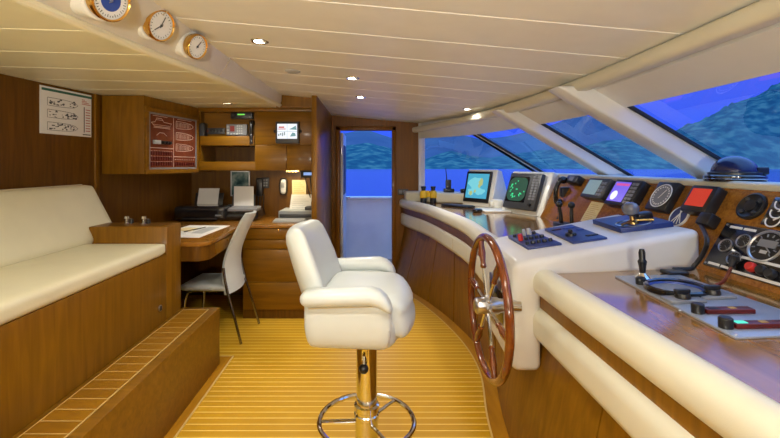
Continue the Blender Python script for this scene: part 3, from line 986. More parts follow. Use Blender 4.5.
for i in range(4): bx(b4, X0+.03+.02*i, X0+.042+.02*i, yy, yy+.003, zm-.05+.008*(i % 2), zm-.025+.006*i)
bx(b3, X0+.02, X1-.02, yy, yy+.003, zm-.002, zm+.001); bx(b3, xm-.001, xm+.001, yy, yy+.003, Z0+.05, Z1-.025)
part('screen', [(b, SCR_W), (b2, SCR_R), (b3, SCR_T), (b4, SCR_LG)], mo, label='bright screen split in four pictures')
for x, d in ((X0, -1), (X1, 1)):
    b = B(); cyl(b, (x, YS-.03, Z0+.13), (x+d*.02, YS-.03, Z0+.13), .016, 14); part('clamp_knob', (b, BLACK), mo)

# ------------------------------------------------------------------ desk
dk = thing('desk', 'L-shaped polished wooden writing desk with drawers in the corner nook', 'desk', (-1.2, 4.3, 0))
rc = [(-1.335 + .10*math.sin(R(a)), 3.29 - .10*math.cos(R(a))) for a in fr(0, 90, 8)]
b = B(); prism(b, [(-2.37, 3.19)] + rc + [(-1.262, 4.10), (-1.262, 4.13), (-.585, 4.13), (-.585, 4.915), (-2.10, 4.915)], .898, .93, bev=.005)
part('desktop', (b, W_DESK), dk)
rc2 = [(-1.345 + .095*math.sin(R(a)), 3.295 - .095*math.cos(R(a))) for a in fr(0, 90, 8)]
b = B(); prism(b, [(-2.36, 3.20)] + rc2 + [(-1.275, 4.15), (-2.18, 4.15)], .785, .899)
part('apron', (b, W_DARK), dk)
DS = frame((-1.250, 3.30, 0), (-.024, .85, 0), (0, 0, 1))
b = B(); bx(b, .10, .78, .797, .888, -.005, .010, bev=.004, M=DS); d1 = part('drawer', (b, W_CAB), dk)
b = B(); lathe(b, [(0, 0), (.006, 0), (.006, .008), (.012, .013), (.012, .018), (0, .022)], 14, DS @ TR(.36, .868, .010)); part('knob', (b, BRASS), d1)
b = B(); bx(b, -1.26, -.585, 4.17, 4.91, .0, .899); part('carcass', (b, W_CAB), dk)
for z0, z1, kn in ((.785, .893, 1), (.69, .78, 0), (.365, .685, 0), (.09, .36, 0)):
    b = B(); bx(b, -1.255, -.592, 4.148, 4.172, z0, z1, bev=.004); d1 = part('drawer', (b, W_CABH), dk)
    if kn:
        b = B(); lathe(b, [(0, 0), (.006, 0), (.006, .008), (.012, .013), (.012, .018), (0, .022)], 14, frame((-.905, 4.148, .88), (1, 0, 0), (0, 0, 1))); part('knob', (b, BRASS), d1)
b = B(); bx(b, -1.255, -.59, 4.165, 4.175, 0, .085); part('toe_kick', (b, W_DARK), dk)

# papers on the side desk
b = B(); prism(b, [(-1.80, 3.45), (-1.385, 3.40), (-1.36, 4.08), (-1.76, 4.10)], .930, .9325)
b2 = B(); prism(b2, [(-1.55, 3.62), (-1.44, 3.60), (-1.42, 3.98), (-1.53, 3.99)], .9325, .9332)
b3 = B()
for i in range(5): bx(b3, -1.72, -1.57, 3.58+.09*i, 3.584+.09*i, .9325, .9331)
solo('chart_sheet', [(b, PAPER), (b2, LGREY), (b3, INK)], (-1.55, 3.75, .93), 'large white chart sheet lying flat on the side desk', 'paper')
b = B(); prism(b, [(-1.74, 3.78), (-1.60, 3.70), (-1.56, 3.86), (-1.72, 3.92)], .9335, .938)
solo('notepad', (b, PAPERY), (-1.66, 3.8, .9335), 'yellow folded paper lying on the white chart sheet', 'paper')
b = B(); cyl(b, (-1.62, 3.66, .9385), (-1.54, 3.92, .9385), .0045, 8); cyl(b, (-1.54, 3.92, .9385), (-1.534, 3.94, .9385), .004, 8, .0008)
solo('pencil', (b, BLACK), (-1.58, 3.8, .934), 'dark pencil lying across the chart sheet', 'pencil')

# ------------------------------------------------------------------ desk chair
CX, CY = -1.29, 3.80
ch = thing('desk_chair', 'white high-backed dining chair with slim chrome legs at the side desk', 'chair', (CX, CY, 0))
CM = TR(CX, CY, 0) @ RZ(176)
t = B(); rbox(t, (.43, .42, .055), .026, 8, TR(.125, 0, .462), bulge=(0, 0, .008)); t.transform(CM)
part('seat', (t, WHITEL), ch)
prof = spline([(-.095, 0, .405), (-.078, 0, .50), (-.066, 0, .62), (-.088, 0, .76), (-.155, 0, .93), (-.24, 0, 1.10)], 6)
wid = [(.40, .205), (.5, .205), (.62, .19), (.76, .165), (.93, .145), (1.05, .135), (1.10, .105)]
rows = []
for p in prof:
    w = lin(wid, p.z)
    rows.append([CM @ Vector((p.x + .035*(k)**2, w*k, p.z)) for k in fr(-1, 1, 10)])
b = B(); loft(b, rows, .022)
part('backrest', (b, WHITEL), ch)
for s in (-1, 1):
    b = B(); tube(b, [CM @ p for p in spline([(-.05, s*.205, .64), (-.066, s*.21, .54), (-.10, s*.215, .40), (-.16, s*.222, .2), (-.215, s*.228, .004)], 6)], .0115, 10)
    part('leg', (b, DCHROME), ch)
    b = B(); tube(b, [CM @ p for p in spline([(.02, s*.17, .432), (.22, s*.175, .43), (.29, s*.18, .39), (.315, s*.19, .2), (.33, s*.2, .004)], 6)], .0115, 10)
    part('leg', (b, DCHROME), ch)

# ------------------------------------------------------------------ printers, terminal and wall things in the nook
pr = thing('printer', 'wide black inkjet printer with white paper in the left corner of the desk', 'printer', (-1.78, 4.56, .93))
def pf(q):
    if q.y < -.08: q.z -= .02
    return q
t = B(); rbox(t, (.54, .34, .155), .03, 7, TR(-1.79, 4.57, .93+.0785), fn=None); part('body', (t, BLACKG), pr)
b = B(); bx(b, -1.97, -1.60, 4.36, 4.42, .95, .965, bev=.004); part('output_tray', (b, BLACK), pr)
M = frame((-1.81, 4.70, 1.075), (1, 0, 0), (0, .35, 1))
b = B(); bx(b, -.16, .16, 0, .14, -.012, 0, bev=.004, M=M); part('paper_support', (b, BLACK), pr)
b = B(); bx(b, -.125, .105, .0, .19, .001, .006, M=M); part('paper', (b, PAPER), pr)
b = B(); bx(b, -1.62, -1.56, 4.398, 4.404, .985, 1.0); part('badge', (b, GREY), pr)
fx = thing('fax_printer', 'compact black printer with a tall sheet of white paper and a grey tray', 'printer', (-1.36, 4.55, .93))
t = B(); rbox(t, (.36, .30, .11), .025, 7, TR(-1.37, 4.58, .985)); part('body', (t, BLACKG), fx)
b = B(); prism(b, [(4.42, 1.03), (4.42, 1.06), (4.60, 1.075), (4.60, 1.04)], -1.50, -1.19, Matrix(((0, 0, 1, 0), (1, 0, 0, 0), (0, 1, 0, 0), (0, 0, 0, 1))), bev=.006); part('lid', (b, GREY), fx)
M = frame((-1.40, 4.62, 1.06), (1, -.1, 0), (-.10, .35, 1))
b = B(); bx(b, -.10, .125, 0, .235, .001, .006, M=M); part('paper', (b, PAPER), fx)
b = B(); bx(b, -.12, .14, 0, .14, -.012, 0, M=M); part('paper_support', (b, DGREY), fx)

X0, X1, Z0, Z1 = wallrect(231, 171, 250, 196, 4.915)
pf_ = thing('picture_frame', 'small silver framed picture on the nook wall behind the grey tray printer', 'picture', ((X0+X1)/2, 4.915, Z0))
b = B()
for a0, a1, c0, c1 in ((X0, X0+.012, Z0, Z1), (X1-.012, X1, Z0, Z1), (X0, X1, Z0, Z0+.012), (X0, X1, Z1-.012, Z1)):
    bx(b, a0, a1, 4.90, 4.918, c0, c1)
part('frame', (b, STEEL), pf_)
PIC = terrain_mat('seascape_picture', (0.03, 0.07, 0.08), (0.10, 0.18, 0.18), (0.30, 0.38, 0.36), 9)
b = B(); bx(b, X0+.012, X1-.012, 4.906, 4.917, Z0+.012, Z1-.012); part('picture', (b, PIC), pf_)

X0, X1, Z0, Z1 = wallrect(262.5, 177.5, 269, 188, 4.90)
rh = thing('radio_handset', 'black wall handset with its cradle and hanging cords on the nook wall', 'handset', (X0, 4.915, Z0))
b = B(); bx(b, X0, X1, 4.88, 4.918, Z0, Z1, bev=.006); part('cradle', (b, DGREY), rh)
for i in range(3):
    for j in range(2):
        b = B(); bx(b, X0+.014+.028*j, X0+.034+.028*j, 4.875, 4.882, Z0+.02+.032*i, Z0+.04+.032*i, bev=.002); part('button', (b, GREY), rh)
X0, X1, Z0, Z1 = wallrect(256.5, 178, 263, 196, 4.87)
b = B(); bx(b, X0, X1, 4.84, 4.90, Z0, Z1, bev=.014); bx(b, X0+.015, X1-.015, 4.836, 4.842, Z1-.06, Z1-.02); part('handset', (b, BLACK), rh)
b = B()
for dx in (0, .03, .06):
    tube(b, spline([(X0+.02+dx, 4.895, Z0+.02), (X0+.015+dx, 4.89, Z0-.12), (X0+.03+dx, 4.90, .94)], 6), .006, 6)
part('cord', (b, BLACK), rh)
X0, X1, Z0, Z1 = wallrect(280, 178.5, 287.3, 194.5, 4.90)
op = thing('wall_phone', 'oval white and black phone clipped to the nook wall beside the yellow notice', 'phone', ((X0+X1)/2, 4.915, Z0))
t = B(); rbox(t, (X1-X0, .05, Z1-Z0), .024, 7, TR((X0+X1)/2, 4.893, (Z0+Z1)/2), bulge=(.006, 0, .008)); part('cradle', (t, BLACK), op)
t = B(); rbox(t, ((X1-X0)*.72, .04, (Z1-Z0)*.86), .019, 7, TR((X0+X1)/2, 4.868, (Z0+Z1)/2), bulge=(.004, 0, .006)); part('body', (t, LGREY), op)
b = B(); bx(b, (X0+X1)/2-.018, (X0+X1)/2+.018, 4.844, 4.85, (Z0+Z1)/2-.01, (Z0+Z1)/2+.05, bev=.002); part('screen', (b, GREY), op)
X0, X1, Z0, Z1 = wallrect(292, 180, 306, 194.5, 4.91)
b = B(); bx(b, X0, X1, 4.914, 4.924, Z0, Z1)
b2 = B()
for i in range(6): bx(b2, X0+.02, X1-.02-.02*(i % 3), 4.9125, 4.915, Z0+.018+.023*i, Z0+.022+.023*i)
solo('notice', [(b, PAPERY), (b2, GOLDL)], ((X0+X1)/2, 4.915, Z0), 'small yellow typed notice pinned on the nook wall', 'notice')
X0, X1, Z0, Z1 = wallrect(301, 168, 317, 178, 4.55)
ds = thing('blue_display', 'little black box with a lit blue display under the wall unit', 'display', ((X0+X1)/2, 4.6, Z0))
X1 = min(X1, -.59)
b = B(); bx(b, X0, X1, 4.54, 4.66, Z0, 1.462, bev=.005); part('case', (b, BLACK), ds)
b = B(); bx(b, X0+.03, X1-.015, 4.535, 4.542, Z0+.03, 1.44); part('screen', (b, SCR_B), ds)
b = B()
for k, (x0, z0, x1, z1) in enumerate(((-.66, Z0, -.625, 1.0), (-.63, Z0, -.64, .98), (-.72, Z0, -.61, .96), (-.61, Z0, -.60, 1.02))):
    tube(b, spline([(x0, 4.62, z0+.01), ((x0+x1)/2+.02*(k % 2), 4.66, (z0+z1)/2), (x1, 4.62, z1), (x1-.01, 4.70, .94)], 8), .006, 6)
part('cables', (b, BLACK), ds)
b = B(); tube(b, spline([(-.60, 4.48, 1.36), (-.612, 4.46, 1.24), (-.60, 4.48, 1.12)], 6), [.016]*3+[.012]*7+[.016]*3, 10)
solo('microphone_handset', (b, BLACK), (-.60, 4.48, 1.12), 'slim black handset hanging on the partition beside the grey terminal', 'handset')

tm = thing('desk_terminal', 'grey desktop terminal with keyboard and white printout standing on the desk', 'terminal', (-.83, 4.5, .93))
b = B(); bx(b, -.97, -.605, 4.44, 4.80, .93, 1.035, bev=.012); part('body', (b, TGREY), tm)
b = B(); bx(b, -.955, -.62, 4.434, 4.445, .965, 1.0, bev=.003); bx(b, -.70, -.62, 4.50, 4.78, 1.03, 1.07, bev=.006); part('printer_slot', (b, DGREY), tm)
M = frame((-.95, 4.42, .945), (1, 0, 0), (0, 1, .12))
b = B(); bx(b, -.05, .28, -.13, .01, -.013, .012, bev=.005, M=M); b2 = B()
for i in range(13):
    for j in range(4): bx(b2, -.04+.024*i, -.021+.024*i, -.115+.028*j, -.093+.028*j, .011, .018, M=M)
part('keyboard', [(b, TGREY), (b2, LGREY)], tm)
M = frame((-.77, 4.62, 1.03), (1, 0, 0), (.08, .3, 1))
b = B(); bx(b, -.115, .115, 0, .17, 0, .004, M=M); b2 = B()
for i in range(6): bx(b2, -.09, .085-.03*(i % 3), .02+.024*i, .023+.024*i, .0035, .005, M=M)
part('printout', [(b, PAPER), (b2, LGREY)], tm)

# deck plan poster on the port wall
pa, pb = Vector((wx(3.09), 3.09, 0)), Vector((wx(3.59), 3.59, 0))
PM = frame((pa.x, pa.y, 0), (pb-pa), (0, 0, 1)); L_ = (pb-pa).length
b = B(); bx(b, 0, L_, 1.755, 2.11, 0.001, .006, M=PM)
b2 = B(); bx(b2, .012, L_-.02, 2.078, 2.096, .005, .008, M=PM)
b3 = B(); b4 = B()
rr = random.Random(4)
for cz in (2.0, 1.91, 1.815):
    for (u0, u1, v) in ((.06, .34, .03),):
        pts = [(u0+(u1-u0)*t, cz+v*math.sqrt(max(0, 1-t**4))) for t in fr(0, 1, 10)] + [(u0+(u1-u0)*t, cz-v*math.sqrt(max(0, 1-t**4))) for t in fr(1, 0, 10)]
        tube(b3, [PM @ Vector((x, z, .007)) for x, z in pts + [pts[0]]], .0015, 4)
    for i in range(26):
        u = rr.uniform(.07, .32); w = rr.uniform(-.026, .02)
        bx(b3, u, u+rr.uniform(.006, .02), cz+w, cz+w+rr.uniform(.004, .012), .0055, .0075, M=PM)
bx(b3, .40, .407, 1.79, 2.0, .0055, .0075, M=PM)
for i in range(9): bx(b4, .42, .465, 1.80+.022*i, 1.806+.022*i, .0055, .0075, M=PM)
for i in range(4): bx(b4, .38, .47-.02*i, 2.02+.012*i, 2.025+.012*i, .0055, .0075, M=PM)
bx(b3, .39, .47, 1.768, 1.776, .0055, .0075, M=PM)
solo('deck_plan_poster', [(b, PAPER), (b2, INKG), (b3, INK), (b4, INKR)], (pa.x, pa.y, 1.755), 'white safety plan poster with deck drawings on the port wall above the sofa', 'poster')

X0, X1, Z0, Z1 = wallrect(397.5, 189, 408, 195, YB)
ls = thing('light_switch', 'grey switch plate on the wooden wall right of the open door', 'switch', ((X0+X1)/2, YB, Z0))
b = B(); bx(b, X0, X1, YB-.012, YB+.004, Z0, Z1, bev=.003); part('plate', (b, DGREY), ls)
for i in range(2):
    b = B(); bx(b, X0+.02+.055*i, X0+.065+.055*i, YB-.017, YB-.010, Z0+.018, Z1-.018, bev=.003); part('rocker', (b, GREY), ls)
# ------------------------------------------------------------------ brass instruments on the beam
def gauge(name, label, cat, p, D, depth, dial, blue):
    ax = Vector((.88, -.33, -.30)).normalized()
    rt = Vector((0, 0, 1)).cross(ax).normalized(); up = ax.cross(rt)
    M = frame(p, rt, up)
    g = thing(name, label, cat, Vector(p) - ax*depth)
    r = D/2
    b = B(); lathe(b, [(0, -depth), (r*.92, -depth), (r*.92, -.03), (r*1.02, -.02), (r*1.02, -.002), (r*.96, .004), (r*.90, .0), (r*.90, -.006)], 36, M, cap=False)
    part('case', (b, BRASS), g, label='polished brass case')
    b = B(); lathe(b, [(0, -depth-.10), (r*1.10, -depth-.10), (r*1.10, -depth+.006), (r*1.0, -depth+.012), (0, -depth+.012)], 36, M); part('mounting_boss', (b, WHITEP), g)
    b = B(); lathe(b, [(0, -.0058), (r*.90, -.0058)], 36, M, cap=False)
    b2 = B()
    for k in range(24 if not blue else 36):
        a = 2*math.pi*k/(24 if not blue else 36); dd = r*(.66 if k % 3 == 0 else .72)
        tube(b2, [M @ Vector((dd*math.cos(a), dd*math.sin(a), -.005)), M @ Vector((r*.80*math.cos(a), r*.80*math.sin(a), -.005))], r*.018, 4)
    pcs = [(b, DIALW), (b2, INK)]
    if blue:
        b3 = B(); lathe(b3, [(0, -.005), (r*.52, -.005)], 30, M, cap=False); pcs.append((b3, DIALB))
    part('dial', pcs, g)
    b = B()
    for a, l in dial:
        a = R(a); tube(b, [M @ Vector((-.15*r*math.cos(a), -.15*r*math.sin(a), -.003)), M @ Vector((l*r*math.cos(a), l*r*math.sin(a), -.003))], r*.03, 5)
    lathe(b, [(0, -.004), (r*.09, -.004), (r*.07, .001), (0, .002)], 14, M)
    part('hands', (b, INK if not blue else STEEL), g)
    return g
gauge('barometer', 'brass barometer with a blue-centred dial on the ceiling beam', 'barometer', at(112, 1, 262), .155, .06, ((60, .5),), True)
gauge('wall_clock', 'brass clock with two long hands, middle of the three on the ceiling beam', 'clock', at(162, 26, 212), .145, .06, ((75, .62), (222, .58)), False)
gauge('hygrometer', 'brass gauge with a single needle, closest to the nook on the ceiling beam', 'gauge', at(198, 47, 184), .134, .055, ((62, .55),), False)

# ------------------------------------------------------------------ ceiling lamps
def lamp(p, n, label, energy=16, seen=True, soffit=False):
    r = .035
    t = thing('ceiling_light', label, 'ceiling light', p, 'recessed downlights')
    M = Matrix.Translation(p)
    b = B(); lathe(b, [(r, .004), (r, -.004), (r*1.35, -.006), (r*1.5, 0), (r*1.5, .004)], 24, M, cap=False); part('trim_ring', (b, CHROME), t)
    b = B(); lathe(b, [(0, -.001), (r, -.001)], 24, M, cap=False); part('bulb', (b, BULB), t)
    l = bpy.data.lights.new('downlight', 'SPOT'); l.energy = energy; l.color = (1.0, .96, .86)
    l.spot_size = R(150); l.spot_blend = .9; l.shadow_soft_size = .06
    o = bpy.data.objects.new('downlight', l); COL.objects.link(o)
    o.location = (0, 0, -.02); o.parent = t
E0 = 36
EW = 30
EU = 95
def ceil_hit(x, y):
    s = ((165-y) + .09*(x-370)) / .64
    p = at(x, y, s); p.z = ceil_z(p.x); return p
for (x, y, lab) in ((260, 41, 'lit round downlight in the main ceiling closest to the brass gauge beam'),
                    (353, 78, 'lit round downlight above the helm stool, second from the door'),
                    (361, 97, 'lit round downlight in the main ceiling just before the open door'),
                    (468, 109, 'lit round downlight beside the windscreen above the big screens')):
    lamp(ceil_hit(x, y), 0, lab, E0)
p = at(227, 103, 101.6); p.z = SOF
lamp(p, 0, 'lit round downlight in the low ceiling before the writing nook', E0*.8)
for (x, y) in ((-.55, .9), (.25, .9), (.3, -.5), (-.6, -.7)):  # out-of-view downlights added to even out the room's brightness
    lamp(Vector((x, y, ceil_z(x))), 0, 'unseen round downlight added to the main ceiling behind the viewer', E0)
for (x, y) in ((-1.75, 1.1), (-1.75, -.3)):  # two more unseen spots, added to light the sofa side
    lamp(Vector((x, y, SOF)), 0, 'unseen round downlight added to the low ceiling above the sofa', E0)
p = ceil_hit(293, 71)
b = B(); lathe(b, [(0, -.010), (.04, -.012), (.055, -.006), (.06, .002)], 24, Matrix.Translation(p), cap=False)
solo('smoke_detector', (b, LGREY), p, 'flat unlit grey disc in the main ceiling between two lamps', 'smoke detector')
# unseen globe lamp added on the aft wall as fill for the room
for x, lab in ((-1.0, 'unseen round globe lamp added as fill behind the viewer on the sofa side'),):
    t = thing('fill_globe_lamp', lab, 'lamp', (x, -1.695, 1.35))
    bb = B(); lathe(bb, [(0, 0), (.06, 0), (.06, .02), (.02, .03), (.02, .10)], 20, frame((x, -1.70, 1.35), (-1, 0, 0), (0, 0, 1))); part('bracket', (bb, BRASS), t)
    bb = B(); q = B(); bmesh.ops.create_uvsphere(q, u_segments=20, v_segments=12, radius=.10); merge(bb, q, TR(x, -1.52, 1.35)); gl = part('globe', (bb, BULB2), t)
    l = bpy.data.lights.new('fill_globe_light', 'POINT'); l.energy = EW; l.color = (1.0, .96, .86); l.shadow_soft_size = .12
    o = bpy.data.objects.new('fill_globe_light', l); COL.objects.link(o); o.location = (0, .36, 0); o.parent = t
t = thing('fill_uplighter', 'unseen bowl lamp added to brighten the ceiling from behind the viewer', 'lamp', (.1, -1.695, 1.30))  # invented bowl lamp, unseen; lifts the main ceiling
bb = B(); lathe(bb, [(0, 0), (.05, 0), (.16, .06), (.20, .13), (.19, .13), (.15, .065), (.04, .012), (0, .012)], 28, TR(.1, -1.48, 1.25)); bx(bb, .07, .13, -1.70, -1.48, 1.25, 1.27, bev=.004); part('bowl', (bb, BRASS), t)
bb = B(); lathe(bb, [(0, .04), (.09, .04), (.09, .05), (0, .05)], 24, TR(.1, -1.48, 1.25)); part('bulb', (bb, BULB2), t)
l = bpy.data.lights.new('fill_uplight', 'AREA'); l.shape = 'DISK'; l.size = .3; l.energy = EU; l.color = (1.0, .95, .82)
o = bpy.data.objects.new('fill_uplight', l); COL.objects.link(o); o.location = (0, .215, .10); o.rotation_euler = (R(180-38), 0, 0); o.parent = t
t = thing('fill_uplighter', 'unseen bowl lamp added to brighten the soffit from behind the sofa end', 'lamp', (-1.85, -1.695, 1.30))  # second invented bowl, out of view, added to lift the soffit
bb = B(); lathe(bb, [(0, 0), (.05, 0), (.16, .06), (.20, .13), (.19, .13), (.15, .065), (.04, .012), (0, .012)], 28, TR(-1.85, -1.48, 1.25)); bx(bb, -1.88, -1.82, -1.70, -1.48, 1.25, 1.27, bev=.004); part('bowl', (bb, BRASS), t)
l = bpy.data.lights.new('fill_uplight', 'AREA'); l.shape = 'DISK'; l.size = .3; l.energy = EU*.45; l.color = (1.0, .94, .78)
o = bpy.data.objects.new('fill_uplight', l); COL.objects.link(o); o.location = (0, .215, .10); o.rotation_euler = (R(180-38), 0, 0); o.parent = t
# strip lamp beneath the wall unit
sl_ = thing('shelf_lamp', 'small warm lamp under the wall unit above the notice', 'lamp', (-.88, 4.78, 1.462))
b = B(); bx(b, -.95, -.81, 4.745, 4.757, 1.44, 1.4625); bx(b, -.95, -.81, 4.803, 4.815, 1.44, 1.4625); bx(b, -.95, -.81, 4.75, 4.81, 1.453, 1.4625); part('case', (b, BRASS), sl_)
b = B(); bx(b, -.94, -.82, 4.757, 4.803, 1.4505, 1.453); part('bulb', (b, BULB), sl_)
l = bpy.data.lights.new('shelf_light', 'AREA'); l.energy = 2.4; l.color = (1, .82, .5); l.size = .25; l.spread = R(170)
o = bpy.data.objects.new('shelf_light', l); COL.objects.link(o); o.location = (0, -.12, -.03); o.parent = sl_

# ------------------------------------------------------------------ screens on the navigation console
def cq(M, x0, x1, y0, y1, z0, z1, bev=0.0, seg=2):
    b = B(); bx(b, x0, x1, y0, y1, z0, z1, bev=bev, M=M, seg=seg); return b

M = facing((1.263, 5.03, 1.075), 217, 14)
cm = thing('chart_screen', 'large chart display with cyan sea map in a white housing', 'monitor', (1.30, 5.06, 1.03))
W, H = .37, .375
b = B(); prism(b, [(0, -.045), (-.02, H+.035), (-.10, H+.035), (-.38, .0), (-.38, -.10), (0, -.10)][::1], -W/2-.015, W/2+.05, M @ Matrix(((0, 0, 1, 0), (0, 1, 0, 0), (1, 0, 0, 0), (0, 0, 0, 1))), bev=.012)
for v in b.verts: v.co.z = max(v.co.z, 1.031)
part('housing', (b, HOUSE), cm)
part('bezel', (cq(M, -W/2, W/2, 0, H, -.004, .016, .006), BLACK), cm)
b = cq(M, -W/2+.03, W/2-.03, .045, H-.03, .014, .018)
b2 = B(); b3 = B(); F2 = M @ TR(0, 0, .0185)
def blob(bm, cx, cy, r0, r1, seed, z=0):
    r_ = random.Random(seed); pts = []
    for k in range(14):
        a = 2*math.pi*k/14; q = r_.uniform(.7, 1.15); pts.append((cx+r0*q*math.cos(a), cy+r1*q*math.sin(a)))
    prism(bm, pts, z, z+.0006, F2)
blob(b2, -.03, .22, .11, .09, 1); blob(b2, .05, .13, .07, .05, 2); blob(b2, -.08, .12, .05, .05, 9)
blob(b3, .05, .245, .035, .05, 3, .0007); blob(b3, .035, .20, .02, .03, 6, .0007); blob(b3, -.075, .105, .025, .035, 4, .0007); blob(b3, -.02, .13, .015, .02, 5, .0007)
part('screen', [(b, SCR_C), (b2, SCR_C2), (b3, SCR_L)], cm, label='lit cyan sea chart')

M = facing((1.507, 4.22, 1.07), 205, 20)
ra = thing('radar_screen', 'square radar with a green sweep picture in a white housing', 'radar', (1.55, 4.25, 1.03))
W, H = .42, .375
b = B(); prism(b, [(0, -.05), (-.015, H+.04), (-.12, H+.04), (-.33, .0), (-.33, -.12), (0, -.12)], -W/2-.05, W/2+.075, M @ Matrix(((0, 0, 1, 0), (0, 1, 0, 0), (1, 0, 0, 0), (0, 0, 0, 1))), bev=.014)
for v in b.verts: v.co.z = max(v.co.z, 1.031)
bx(b, 1.18, 1.45, 4.30, 4.62, 1.03, 1.05, bev=.006)
part('housing', (b, HOUSE), ra)
part('case', (cq(M, -W/2, W/2, 0, H, -.004, .045, .010), DGREY), ra)
b = B(); rbox(b, (.26, .27, .01), .004, 5, M @ TR(-.06, .20, .044)); b2 = B(); b3 = B()
F2 = M @ TR(-.06, .20, .0505)
prism(b2, rrect(.245, .25, .07, 6), 0, .0003, F2)
r_ = random.Random(8)
for k in range(26):
    a = R(r_.choice((r_.gauss(165, 22), r_.gauss(250, 18), r_.gauss(320, 14)))); d = r_.uniform(.06, .105)
    bx(b3, d*math.cos(a)-.006, d*math.cos(a)+.006, d*math.sin(a)-.006, d*math.sin(a)+r_.uniform(.0, .012), .0005, .0012, M=F2)
bx(b3, -.016, .008, -.006, .004, .0005, .0012, M=F2)
part('screen', [(b, BLACKG), (b2, SCR_GD), (b3, SCR_G)], ra, label='green radar picture')
b = B()
for i in range(9):
    for j in range(2): bx(b, .115+.042*j, .148+.042*j, .10+.028*i, .12+.028*i, .044, .051, M=M)
part('keys', (b, GREY), ra)
b = B(); lathe(b, [(0, 0), (.018, 0), (.015, .02), (0, .022)], 14, M @ TR(.15, .05, .044)); part('knob', (b, BLACK), ra)

b = B(); bx(b, 1.36, 1.47, 4.62, 4.74, 1.03, 1.14, bev=.02)
bx(b, 1.33, 1.36, 4.64, 4.72, 1.05, 1.12, bev=.006)
solo('speaker_box', (b, HOUSE), (1.41, 4.68, 1.03), 'little cream box between the chart screen and the radar', 'speaker')

kb = thing('keyboard', 'slim dark computer keyboard before the chart screen', 'keyboard', (1.03, 4.93, 1.03))
M = TR(1.03, 4.93, 1.032) @ RZ(-52)
b = cq(M, -.20, .20, -.07, .07, 0, .018, .004); part('body', (b, BLACK), kb)
b = B()
for i in range(14):
    for j in range(5): bx(b, -.19+.027*i, -.168+.027*i, -.06+.024*j, -.041+.024*j, .017, .023, M=M)
part('keys', (b, DGREY), kb)
p = on_z(477.5, 211, 1.045)
t = B(); rbox(t, (.065, .11, .036), .017, 7, TR(p.x, p.y, 1.048) @ RZ(-50), bulge=(0, 0, .006))
b = B(); box(b, (0, .02, .019), (.008, .022, .006), TR(p.x, p.y, 1.048) @ RZ(-50), bev=.002)
solo('computer_mouse', [(t, BLACKG), (b, GREY)], (p.x, p.y, 1.03), 'black computer mouse beside the keyboard on the console', 'mouse')

bn = thing('binoculars', 'yellow and black binoculars standing upright at the far end of the console', 'binoculars', (.75, 5.40, 1.03))
for s in (-1, 1):
    Mb = TR(.75 + s*.062, 5.40, 1.031)
    b = B(); lathe(b, [(0, 0), (.040, 0), (.042, .01), (.042, .055), (.036, .065)], 20, Mb); part('objective', (b, BLACK), bn)
    b = B(); lathe(b, [(.034, .062), (.046, .07), (.048, .10), (.047, .13), (.038, .155), (.028, .16)], 20, Mb); part('barrel', (b, YELLOW), bn, label='yellow barrel')
    b = B(); lathe(b, [(.026, .158), (.026, .185), (.032, .19), (.032, .215), (0, .215)], 18, Mb); part('eyepiece', (b, BLACK), bn)
b = B(); cyl(b, (.75, 5.40, 1.11), (.75, 5.40, 1.19), .020, 14); bx(b, .70, .80, 5.385, 5.415, 1.115, 1.15, bev=.006); part('bridge', (b, YELLOW), bn)
hr = thing('handheld_radio', 'black handheld radio with aerial in a charger on the window sill', 'radio', (1.02, 5.46, 1.165))
b = B(); bx(b, .96, 1.09, 5.42, 5.51, 1.165, 1.215, bev=.008); part('charger', (b, BLACK), hr)
b = B(); bx(b, .985, 1.055, 5.445, 5.485, 1.20, 1.33, bev=.008); part('body', (b, DGREY), hr)
b = B(); cyl(b, (1.0, 5.465, 1.325), (.985, 5.465, 1.48), .007, 8, .004); part('aerial', (b, BLACK), hr)
b = B(); tube(b, spline([(1.16, 5.36, 1.185), (1.22, 5.33, 1.20), (1.28, 5.29, 1.20), (1.33, 5.26, 1.185)], 5), [.03]*4+[.02]*8+[.03]*4, 10)
solo('sill_handset', (b, BLACKG), (1.24, 5.32, 1.165), 'black handset lying on the window sill beside the handheld radio', 'handset')

# engine levers
tl = thing('throttle_levers', 'pair of black throttle levers on the console beside the radar', 'throttle', (1.50, 3.22, 1.03))
b = B(); bx(b, 1.44, 1.56, 3.13, 3.32, 1.03, 1.075, bev=.012); part('base', (b, BLACK), tl)
for dx, dy in ((-.018, .035), (.035, -.03)):
    x, y = 1.50+dx, 3.22+dy
    b = B(); tube(b, [(x, y, 1.07), (x-.005, y, 1.14), (x-.012+dx*.2, y, 1.20)], [.016, .014, .012], 10)
    t = B(); bmesh.ops.create_uvsphere(t, u_segments=16, v_segments=10, radius=.026); merge(b, t, TR(x-.012+dx*.2, y, 1.215))
    part('lever', (b, BLACK), tl)

# ------------------------------------------------------------------ dashboard instruments
def hit(x, y): return on_plane(x, y, DP, DN)
def dquad(bl, br, tl):
    a, c, e = hit(*bl), hit(*br), hit(*tl)
    w = abs(c.y - a.y); h = (e - a).dot(DV)
    mid = (a + c)*.5 + DV*(h/2)
    mid.y = (a.y + c.y)/2 + (e.y - a.y)*.5*0
    return frame(mid + DN*.0, (0, -1, 0), DV), w, h
def loc(M, x, y): return M.inverted() @ hit(x, y)

